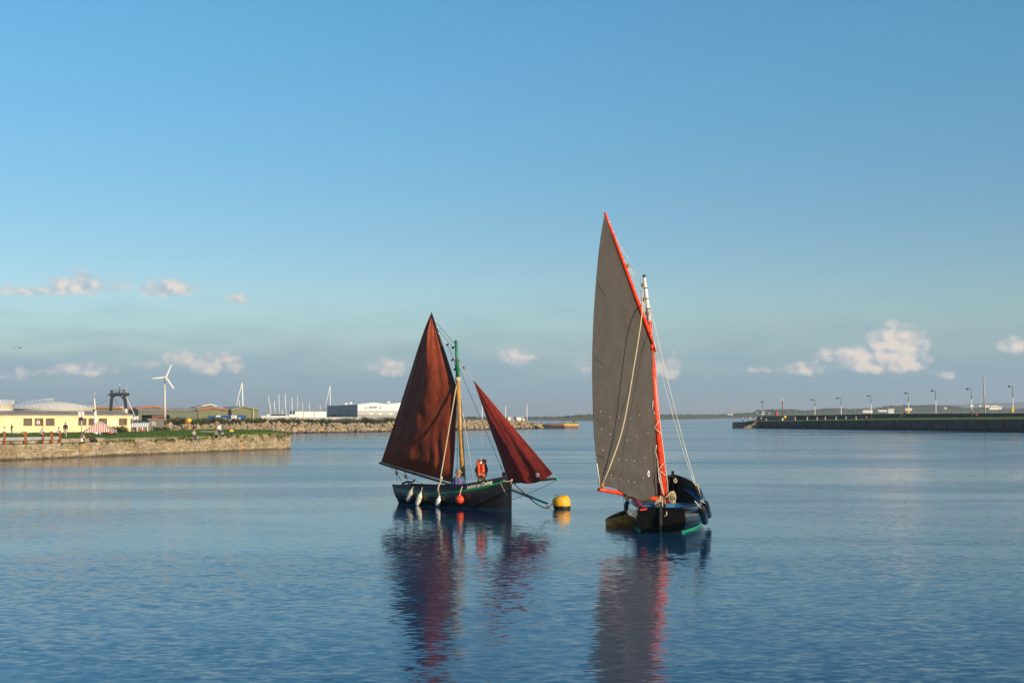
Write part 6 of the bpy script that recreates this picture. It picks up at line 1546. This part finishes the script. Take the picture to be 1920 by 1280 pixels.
# lamp posts and vans on the breakwater end
for (px, top, base, lab) in ((904, 757, 790, 'pale lamp post on the breakwater left of the jib foot'), (948, 760, 790, 'thin pale lamp post on the breakwater seen past the jib'), (988, 757, 795, 'tall white lamp post near the end of the breakwater')):
    d = pdepth(px, RT[3], (RT[-1]-RT[3]))+4; b_ = W(px, base, d); b_.z = GZ; t_ = W(px, top+1, d); lp = thing('lamp_post', lab, 'lamp post', tuple(b_), group='breakwater lamp posts')
    MB().tube([b_, t_], [.16, .09], 8).build('pole', M_wshed, lp); MB().beam(t_, t_+Vector((.35, 0, .05)), .08).build('arm', M_wshed, lp); MB().box(t_+Vector((.45, 0, .04)), (.4, .2, .12)).build('lamp_head', M_gshed, lp)
    MB().tube([b_, b_+Z*.5], .22, 8).build('base', M_gshed, lp)
for i, (x0, x1) in enumerate(((952, 964), (968, 984))):
    d = 432; a, b = W(x0, 792, d), W(x1, 788.6, d); v = thing('parked_van', ['white van parked on the breakwater left of another', 'longer white van parked on the breakwater beside the lamp post'][i], 'van', tuple(a), group='vans on the breakwater'); w = b.x-a.x; zb = GZ+.4
    MB().prism([(a.x, d, zb), (b.x, d, zb), (b.x, d, zb+.8), (b.x-.5, d, zb+1.5), (a.x, d, zb+1.5)], (0, 1.8, 0)).build('body', M_white, v, bevel=.08)
    MB().box((b.x-.75, d-.01, zb+1.1), (.7, .04, .4)).build('window', M_glass, v)
    for k in (.2, .8): MB().lathe([(0, 0), (.33, 0), (.33, .2), (0, .2)], (a.x+w*k, d-.05, zb-.02), (0, 1, 0), 10).build('wheel', M_black, v)

# jetty with yellow-topped rusty piles
dj = G(1040, 802.9).y; jt = thing('jetty', 'low dark jetty with yellow-capped rusty piles at the end of the breakwater', 'jetty', tuple(G(1040, 803)))
M_yj = mat('jetty_yellow', (.70, .42, .04), .6, vary=.2); M_jrust = mat('jetty_rust', (.22, .075, .045), .8, vary=.4); M_navyj = mat('jetty_navy', (.02, .024, .032), .6, vary=.3)
def rj(x0, y0, x1, y1, d, dep, name, mm): a, b = W(x0, y1, d), W(x1, y0, d); return MB().box(((a.x+b.x)/2, d+dep/2, (a.z+b.z)/2), (abs(b.x-a.x), dep, abs(b.z-a.z))).build(name, mm, jt)
rj(1014, 795.2, 1059, 804, dj, 5, 'pontoon', M_navyj); rj(1031, 794.2, 1057, 797.6, dj-.06, 3, 'red_fender_strip', M_jrust)
rj(1001, 795.3, 1016.5, 798, dj-.3, 5, 'yellow_cap', M_yj); rj(1057, 794, 1085, 798, dj-.3, 5, 'yellow_cap', M_yj)
for x in (1003, 1007, 1010.5, 1014): rj(x-1.4, 798, x+1.4, 805, dj-.2, .5, 'pile', M_jrust)
for x in (1059.5, 1064, 1068.5, 1073, 1077.5, 1082): rj(x-1.5, 798, x+1.5, 804.6, dj-.2, .5, 'pile', M_jrust)
for x, h in ((1015, 7), (1027.5, 4.5), (1054, 6), (1058.5, 7), (1079, 7)): p = W(x, 795.5, dj+.4); MB().beam(p, p+Z*h*dj/FPX, .3, .3).build('bollard', M_jrust, jt)
MB().tube([W(997.5, 799, dj-.4)+Vector((.7*math.cos(k*.524), 0, .7*math.sin(k*.524))) for k in range(13)], .25, 8).build('tyre', M_black, jt)
MB().beam(W(1018, 792.5, dj+.5), W(1058, 792.3, dj+.5), .08).build('handrail', M_dark, jt)

# ------------------------------------------------------------ right pier furniture
LG = 'lamp posts along the pier'
def bdepth(px): return pier_back(px).y+.9
def pier_lamp(px, top, hx, lab, yb=None, box=None):
    d = bdepth(px); b_ = W(px, interp(px, pbw)+2, d); t_ = W(px-.9*(px > 1440), top, d); lp = thing('pier_lamp', lab, 'lamp post', tuple(b_), group=LG)
    mdl = lerp(b_, t_, .6)
    MB().tube([b_-Z*2.4, mdl], [.13, .10], 8).build('lower_pole', M_wshed if px > 1440 else M_steel, lp); MB().tube([mdl, t_], [.12, .10], 8).build('upper_pole', mat('lamp_grey_green', (.16, .18, .17), .6), lp)
    MB().beam(t_-Z*.1, W(hx+2.5, top+1.2, d), .09).build('arm', M_dark, lp)
    c = W(hx, top+.6, d); MB().lathe([(0, .22), (.25, .2), (.42, .05), (.45, -.08), (.3, -.2), (0, -.22)], c, (0.15, 0, 1), 10).build('lantern', M_dark, lp)
    if box: q = W(px-.5, box, d-.25); MB().box(q, (.62, .3, 1.15)).build('lifebuoy_box', M_yj, lp)
    return lp
pier_lamp(1429.5, 752.5, 1429.5, 'first pier lamp nearest the pier head, shortest in view')
pier_lamp(1528.3, 748.5, 1522.5, 'second pier lamp, first with its head over the stumps')
pier_lamp(1577.5, 745.5, 1570.5, 'third pier lamp from the pier head')
pier_lamp(1634, 741.5, 1628, 'fourth pier lamp, right of the long pale terrace')
pier_lamp(1704, 736, 1698, 'fifth pier lamp with a yellow lifebuoy box', box=770.5)
pier_lamp(1755, 732, 1747.5, 'sixth pier lamp, in front of the wooded hill')
pier_lamp(1822, 728.5, 1814, 'seventh pier lamp, left of the tall wooden pole')
pier_lamp(1899.5, 723.5, 1892, 'eighth pier lamp with yellow box near the right edge', box=767.5)
p = W(1847.2, 777.5, bdepth(1847)); wpole = thing('wooden_pole', 'tall bare leaning wooden pole behind the pier wall', 'pole', tuple(p)); MB().tube([p-Z*1, lerp(p, W(1843.6, 705, p.y), .5), W(1843.6, 705, p.y)], [.24, .21, .17], 10).build('pole', mat('pale_timber', (.40, .36, .30), .85, vary=.2), wpole); MB().lathe([(.19, -.1), (.19, .05), (0, .06)], W(1843.6, 705, p.y), Z, 10).build('cap', M_timber, wpole)
d = pier_base(1467).y+3; p = W(1467, 788.2, d); bp = thing('beacon_post', 'reddish brown post with a white lamp on top near the pier head', 'beacon', tuple(p))
MB().tube([p, W(1467, 783.8, d)], .30, 8).build('base', M_fw, bp); MB().tube([W(1467, 784, d), W(1467, 751, d)], .16, 8).build('post', mat('beacon_brown', (.16, .075, .06), .7), bp); MB().lathe([(0, .3), (.2, .22), (.24, 0), (.2, -.2), (0, -.25)], W(1467, 749.5, d), Z, 10).build('lamp', M_white, bp); MB().ell(W(1469, 762.4, d), .18, 8, 6).build('small_lamp', M_white, bp)
d = bdepth(1456)+1; p = W(1456.2, 779.5, d); rbn = thing('red_beacon', 'stubby bright red beacon with dark lantern behind the pier head wall', 'beacon', tuple(p))
MB().lathe([(.42, -.6), (.42, .9), (.36, 1.4), (.30, 1.5)], p-Z*.0, Z, 12).build('drum', mat('beacon_red', (.60, .04, .04), .5), rbn); MB().lathe([(.2, 1.5), (.26, 1.6), (.26, 1.95), (.1, 2.1), (0, 2.1)], p, Z, 10).build('lantern', M_dark, rbn)
d = pier_base(1472).y+4; p = W(1472, 785.5, d); o = thing('lifebuoy_stand', 'orange lifebuoy box against the lit stub of pier wall', 'lifebuoy stand', tuple(p)); MB().lathe([(0, -.15), (.42, -.15), (.48, 0), (.42, .15), (0, .15)], W(1472, 781.6, d), (.1, -1, 0), 14).build('lifebuoy_case', MATS['case_yellow'], o); MB().beam(p-Z*.3, p+Z*.4, .14).build('post', M_rust, o)
for i, px in enumerate((1436.5, 1491, 1513.5, 1532, 1547.3, 1567.5, 1586, 1604.8)):
    d = pier_base(px).y+2.6; y0 = interp(px, ptop)-2.2; p = W(px, y0, d); h = (5.2 if i else 3.5)*d/FPX
    o = MB().lathe([(.22, -.2), (.22, .1), (.19, h*.8), (.21, h*.85), (.20, h), (.1, h+.05), (0, h+.05)], p, (random.uniform(-.08, .02), 0, 1), 8).build('mooring_stump', mat('pale_granite', (.42, .38, .32), .8, vary=.2))
    tag(o, ['short pale mooring stump left of the beacon post on the pier', 'first tall pale mooring stump right of the lit pier wall', 'second tall mooring stump along the pier, slightly tilted', 'third tall mooring stump along the pier', 'fourth mooring stump, brightest, with a white top', 'fifth mooring stump along the pier', 'sixth mooring stump along the pier', 'last mooring stump, furthest right along the pier'][i], 'mooring post', 'mooring stumps on the pier')

# ------------------------------------------------------------ small figures
PL, PP = 'people on the lawn and quay', 'people on the pier'
cB, cW, cK, cJ = cloth('black', (.02, .02, .022)), cloth('white', (.72, .70, .66)), cloth('khaki', (.42, .36, .26)), cloth('jeans', (.07, .11, .19))
cY, cO, cG, cP, cR_ = cloth('yellow', (.80, .55, .02)), cloth('orange', (.62, .18, .06)), cloth('grey', (.22, .22, .22)), cloth('pink', (.55, .32, .30)), cloth('red', (.42, .05, .05))
cLB = cloth('pale_blue', (.42, .50, .60)); M_hd = mat('dark_hair', (.022, .017, .014), .6, vary=.3); M_hb = mat('brown_hair', (.12, .06, .03), .6, vary=.3); M_hbl = mat('fair_hair', (.45, .32, .16), .6, vary=.3)
def stand(px, yh, yf, z, rot, top, bot, hair, lab, P=None, grp=PL):
    p = G(px, yf, z); return person(lab, tuple(p), rot, P or STAND, (yf-yh)*p.y/FPX, top, bot, hair=hair, group=grp)
stand(122.3, 791.8, 820.8, 1.80, .25, cB, cK, M_hb, 'person walking by the barrier end in a black jumper and beige trousers', WALK)
stand(21.5, 794.2, 816.2, GZ, R(95), cB, cJ, M_hb, 'person in black standing side-on near the yellow wall', pose(eL=(.24, -.10, 1.18), wL=(.16, -.22, 1.38), kL=(.12, -.24, 1.44)))
def sitg(px, py, h, rot, top, bot, hair, lab, P=SITG, z=None, grp=PL):
    p = G(px, py, GZ if z is None else z); return person(lab, tuple(p), rot, P, h, top, bot, hair=hair, group=grp)
sitg(7, 820.5, 1.62, R(60), cW, cB, M_hb, 'person crouching on the barrier at the left edge in white and black', SIT, 1.75)
sitg(78.5, 822, 1.45, 0, cLB, cB, M_hbl, 'small person sitting behind the barrier in pale blue top', SIT, 1.72)
sitg(108.5, 822.5, 1.70, R(75), cLB, cB, M_hd, 'dark-haired person sitting sideways on the barrier in pale blue', SIT, 1.70)
def topz(px): return wtop(px)+.42
p = QS+qd*upx(167, QS, qd)-qn*.45; person('person in pink lounging on the wall top beside a dark bag', (p.x, p.y, 1.62), R(-60), SITG, 1.45, cP, cB, hair=M_hb, group=PL)
bgp = QS+qd*upx(180, QS, qd)-qn*.4; bg = thing('bag', 'big dark rucksack lying on the quay wall beside the lounging person', 'bag', (bgp.x, bgp.y, 1.6)); MB().ell((bgp.x, bgp.y, 1.74), (.62, .35, .26), 12, 8, Matrix.Rotation(.25, 3, 'Y')).build('sack', cB, bg); MB().tube([(bgp.x-.5, bgp.y-.2, 1.75), (bgp.x-.2, bgp.y-.36, 1.98), (bgp.x+.2, bgp.y-.36, 1.8)], .03, 6).build('strap', cR_, bg)
wbp = QS+qd*upx(161, QS, qd)-qn*.4; o = thing('bag', 'white carrier bag on the wall left of the lounging person', 'bag', (wbp.x, wbp.y, 1.6)); MB().ell((wbp.x, wbp.y, 1.72), (.15, .14, .2), 10, 7).build('sack', cW, o); MB().tube([(wbp.x-.06, wbp.y, 1.88), (wbp.x, wbp.y, 2.0), (wbp.x+.06, wbp.y, 1.88)], .015, 5).build('handle', cW, o)
sitg(209, 817.3, 1.55, R(-40), cO, cB, M_hb, 'person in orange sitting on the lawn by the striped stall')
sitg(217, 817.8, 1.50, R(-70), cB, cB, M_hd, 'person in black sitting close beside the one in orange on the lawn')
o = thing('blanket', 'dark picnic blanket with white bags on the lawn by the striped stall', 'blanket', tuple(G(196, 817, GZ))); q = G(196, 817, GZ); MB().grid(lambda u, v: q+Vector(((u-.5)*2.6, (v-.5)*2.4, .16+.05*nz(u*4, v*4))), 10, 8).build('cloth', cB, o, solid=.03); MB().ell(q+Vector((-1.0, 0, .32)), (.22, .18, .15), 8, 6).build('parcel', cW, o); MB().ell(q+Vector((-.6, .1, .3)), (.18, .15, .12), 8, 6).build('parcel', cLB, o)
def on_wall(px): p = QS+qd*upx(px, QS, qd)-qn*.2; return Vector((p.x, p.y, wtop(px)))
p = on_wall(367); person('person in grey sitting on the wall edge with legs hanging over', tuple(p), R(40), LEDGE, 1.62, cloth('stone_top', (.36, .31, .25)), cJ, hair=M_hbl, group=PL)
p = G(410, 815.4, 1.95); person('person in white shirt and jeans sitting side-on near the wall', tuple(p), R(60), SIT, 1.80, cW, cJ, hair=M_hd, group=PL)
o = thing('crate', 'low timber crate serving as a seat for the person in jeans', 'crate', tuple(p)); MB().box(p+Vector((0, .05, .22)), (.5, .4, .40)).build('box', M_timber, o, bevel=.02); MB().box(p+Vector((0, .05, .44)), (.54, .44, .03)).build('lid', M_timber, o)
sitg(434, 814.8, 1.55, R(10), cY, cJ, M_hd, 'person in bright yellow crouching on the lawn edge', z=1.95)
q = G(390, 812, GZ); o = thing('blanket', 'pale towel and orange bag lying on the lawn', 'blanket', tuple(q)); MB().grid(lambda u, v: q+Vector(((u-.5)*2.2, (v-.5)*1.2, .24+.05*nz(u*4, v*4))), 8, 6).build('cloth', cW, o, solid=.03); MB().ell(q+Vector((1.3, 0, .3)), (.3, .25, .2), 8, 6).build('parcel', cO, o)
for i, (px, py, c_) in enumerate(((405.5, 815, cW), (416.5, 815.2, cW))):
    q = G(px, py, 1.95); o = thing('bag', ['white bag left of the person in jeans', 'small white bag right of the person in jeans'][i], 'bag', tuple(q)); MB().ell(q+Z*.16, (.16, .14, .13), 9, 6).build('sack', c_, o); MB().tube([q+Vector((-.08, 0, .26)), q+Vector((0, 0, .4)), q+Vector((.08, 0, .26))], .015, 5).build('handle', c_, o)
# on the pier
def pstand(px, yh, yf, dd, rot, top, bot, hair, lab, P=None):
    p = W(px, yf, pier_base(max(px, 1400)).y+dd); return person(lab, tuple(p), rot, P or STAND, (yf-yh)*p.y/FPX, top, bot, hair=hair, group=PP)
pstand(1393.5, 780.6, 790.6, 3, .4, cP, cJ, M_hb, 'person in pink nearest the tip of the pier head')
pstand(1406.7, 780.4, 790.4, 3, -.3, cW, cG, M_hbl, 'person in white second from the tip of the pier')
pstand(1412.5, 783.4, 791.0, 3, .8, cB, cB, M_hd, 'person in black sitting at the top of the pier steps', SIT)
pstand(1418.3, 779.5, 789.8, 3, .2, cG, cK, M_hbl, 'slim person in grey standing above the pier steps')
pstand(1424.0, 781.6, 789.6, 3, 1.2, cB, cB, M_hd, 'person in black beside the one in cream by the pier wall')
pstand(1427.2, 781.4, 789.4, 4, 0, cloth('cream', (.7, .6, .48)), cJ, M_hb, 'person in cream by the lit pier wall')
pstand(1624.5, 777.6, 785.4, 9, .5, cP, cR_, M_hb, 'left of two people sitting on the pier grass', SIT)
pstand(1633.5, 777.4, 785.0, 9, -.5, cR_, cB, M_hd, 'right of two people sitting on the pier grass, in red', SIT)
pstand(1689.5, 771.2, 783.4, 9, .3, cloth('tan', (.5, .32, .22)), cloth('sand', (.5, .42, .3)), M_hb, 'person in tan walking on the pier beside another', WALK)
pstand(1696, 770.4, 783.2, 9.4, -.2, cB, cB, M_hb, 'person in black walking on the pier beside the one in tan', WALK)
pp = pstand(1822, 767, 782.2, 8, R(80), cO, cJ, M_hd, 'person in orange pushing a pram along the pier', WALK)
q = W(1830, 782, pier_base(1830).y+8); pm = thing('pram', 'dark red and black pram pushed along the pier', 'pram', tuple(q))
MB().lathe([(0, -.3), (.3, -.28), (.42, 0), (.36, .3), (0, .34)], q+Vector((0, 0, .75)), (.6, 0, .5), 10).build('hood', cR_, pm); MB().ell(q+Vector((.1, 0, .6)), (.6, .3, .25), 10, 6).build('carrycot', cB, pm); MB().tube([q+Vector((-.2, 0, .6)), q+Vector((-.75, 0, 1.05))], .03, 5).build('handle', M_dark, pm)
for x in (-.35, .5): MB().lathe([(.20, -.25), (.24, -.22), (.24, -.18), (.12, -.17), (.12, .17), (.24, .18), (.24, .22), (.20, .25)], q+Vector((x, 0, .22)), (0, 1, 0), 10).build('wheel', M_black, pm)
for i, (px, c_) in enumerate(((1070, cO), (1075, cB), (1080.5, cG))):
    p = W(px, 795.4, dj+.8); person(['left of three people at the end of the jetty, in orange', 'middle of three people on the jetty end, in black', 'right of three people on the jetty end, in grey'][i], tuple(p), i*.8, STAND if i else SIT, 1.7, c_, cB, hair=M_hd, group='people on the jetty')
# gulls
def gull(label, px, py, d, span, body_mat, rot):
    c = W(px, py, d); g = thing('gull', label, 'bird', tuple(c), rot)
    MB().ell((0, 0, 0), (.05, .20, .05), 10, 7).ell((0, -.26, .02), (.045, .06, .045), 8, 6).build('body', body_mat, g, local=True)
    MB().lathe([(.02, 0), (.0, .07)], (0, -.31, .01), (0, -1, -.15), 6).build('beak', M_yj, g, local=True)
    MB().add([(-.03, .2, 0), (.03, .2, 0), (.07, .38, .0), (-.07, .38, .0)], [(0, 1, 2, 3)]).build('tail', body_mat, g, local=True, solid=.012)
    for s in (-1, 1):
        wing = [(0.03, .0), (.16, .075), (.30, .03), (.50, -.13)]; m = MB(); ch = [.15, .13, .10, .03]
        m.add([Vector((s*x*span, -.08+yy*.0+(.05 if i == 3 else 0)+o*c_, .02+z_*span)) for i, ((x, z_), c_) in enumerate(zip(wing, ch)) for yy, o in ((0, 0), (0, 1))], [(i*2, i*2+1, i*2+3, i*2+2) for i in range(3)], True); m.build('wing', body_mat, g, local=True, solid=.012)
gull('dark gull gliding in the sky at the left edge', 36.5, 652.5, 105, 1.15, mat('gull_dark', (.07, .065, .06), .7), R(12))
gull('small white gull flying near the pier head', 1414, 757.5, 300, 1.3, M_white, R(60))
# ------------------------------------------------------------ haze over the bay
def haze(density):
    m = bpy.data.materials.new('haze'); m.use_nodes = True; t = NT(m.node_tree); t.n.clear()
    v = t.node('ShaderNodeVolumePrincipled', {'Color': (.86, .92, 1.0, 1), 'Density': density, 'Anisotropy': .2})
    o = t.node('ShaderNodeOutputMaterial'); t.l.new(v.outputs[0], o.inputs['Volume'])
    ob = MB().box((0, 6500, 41), (30000, 16000, 84)).build('haze', m)
    ob['kind'] = 'stuff'; tag(ob, 'pale sea haze over the bay', 'haze')
haze(HAZE)
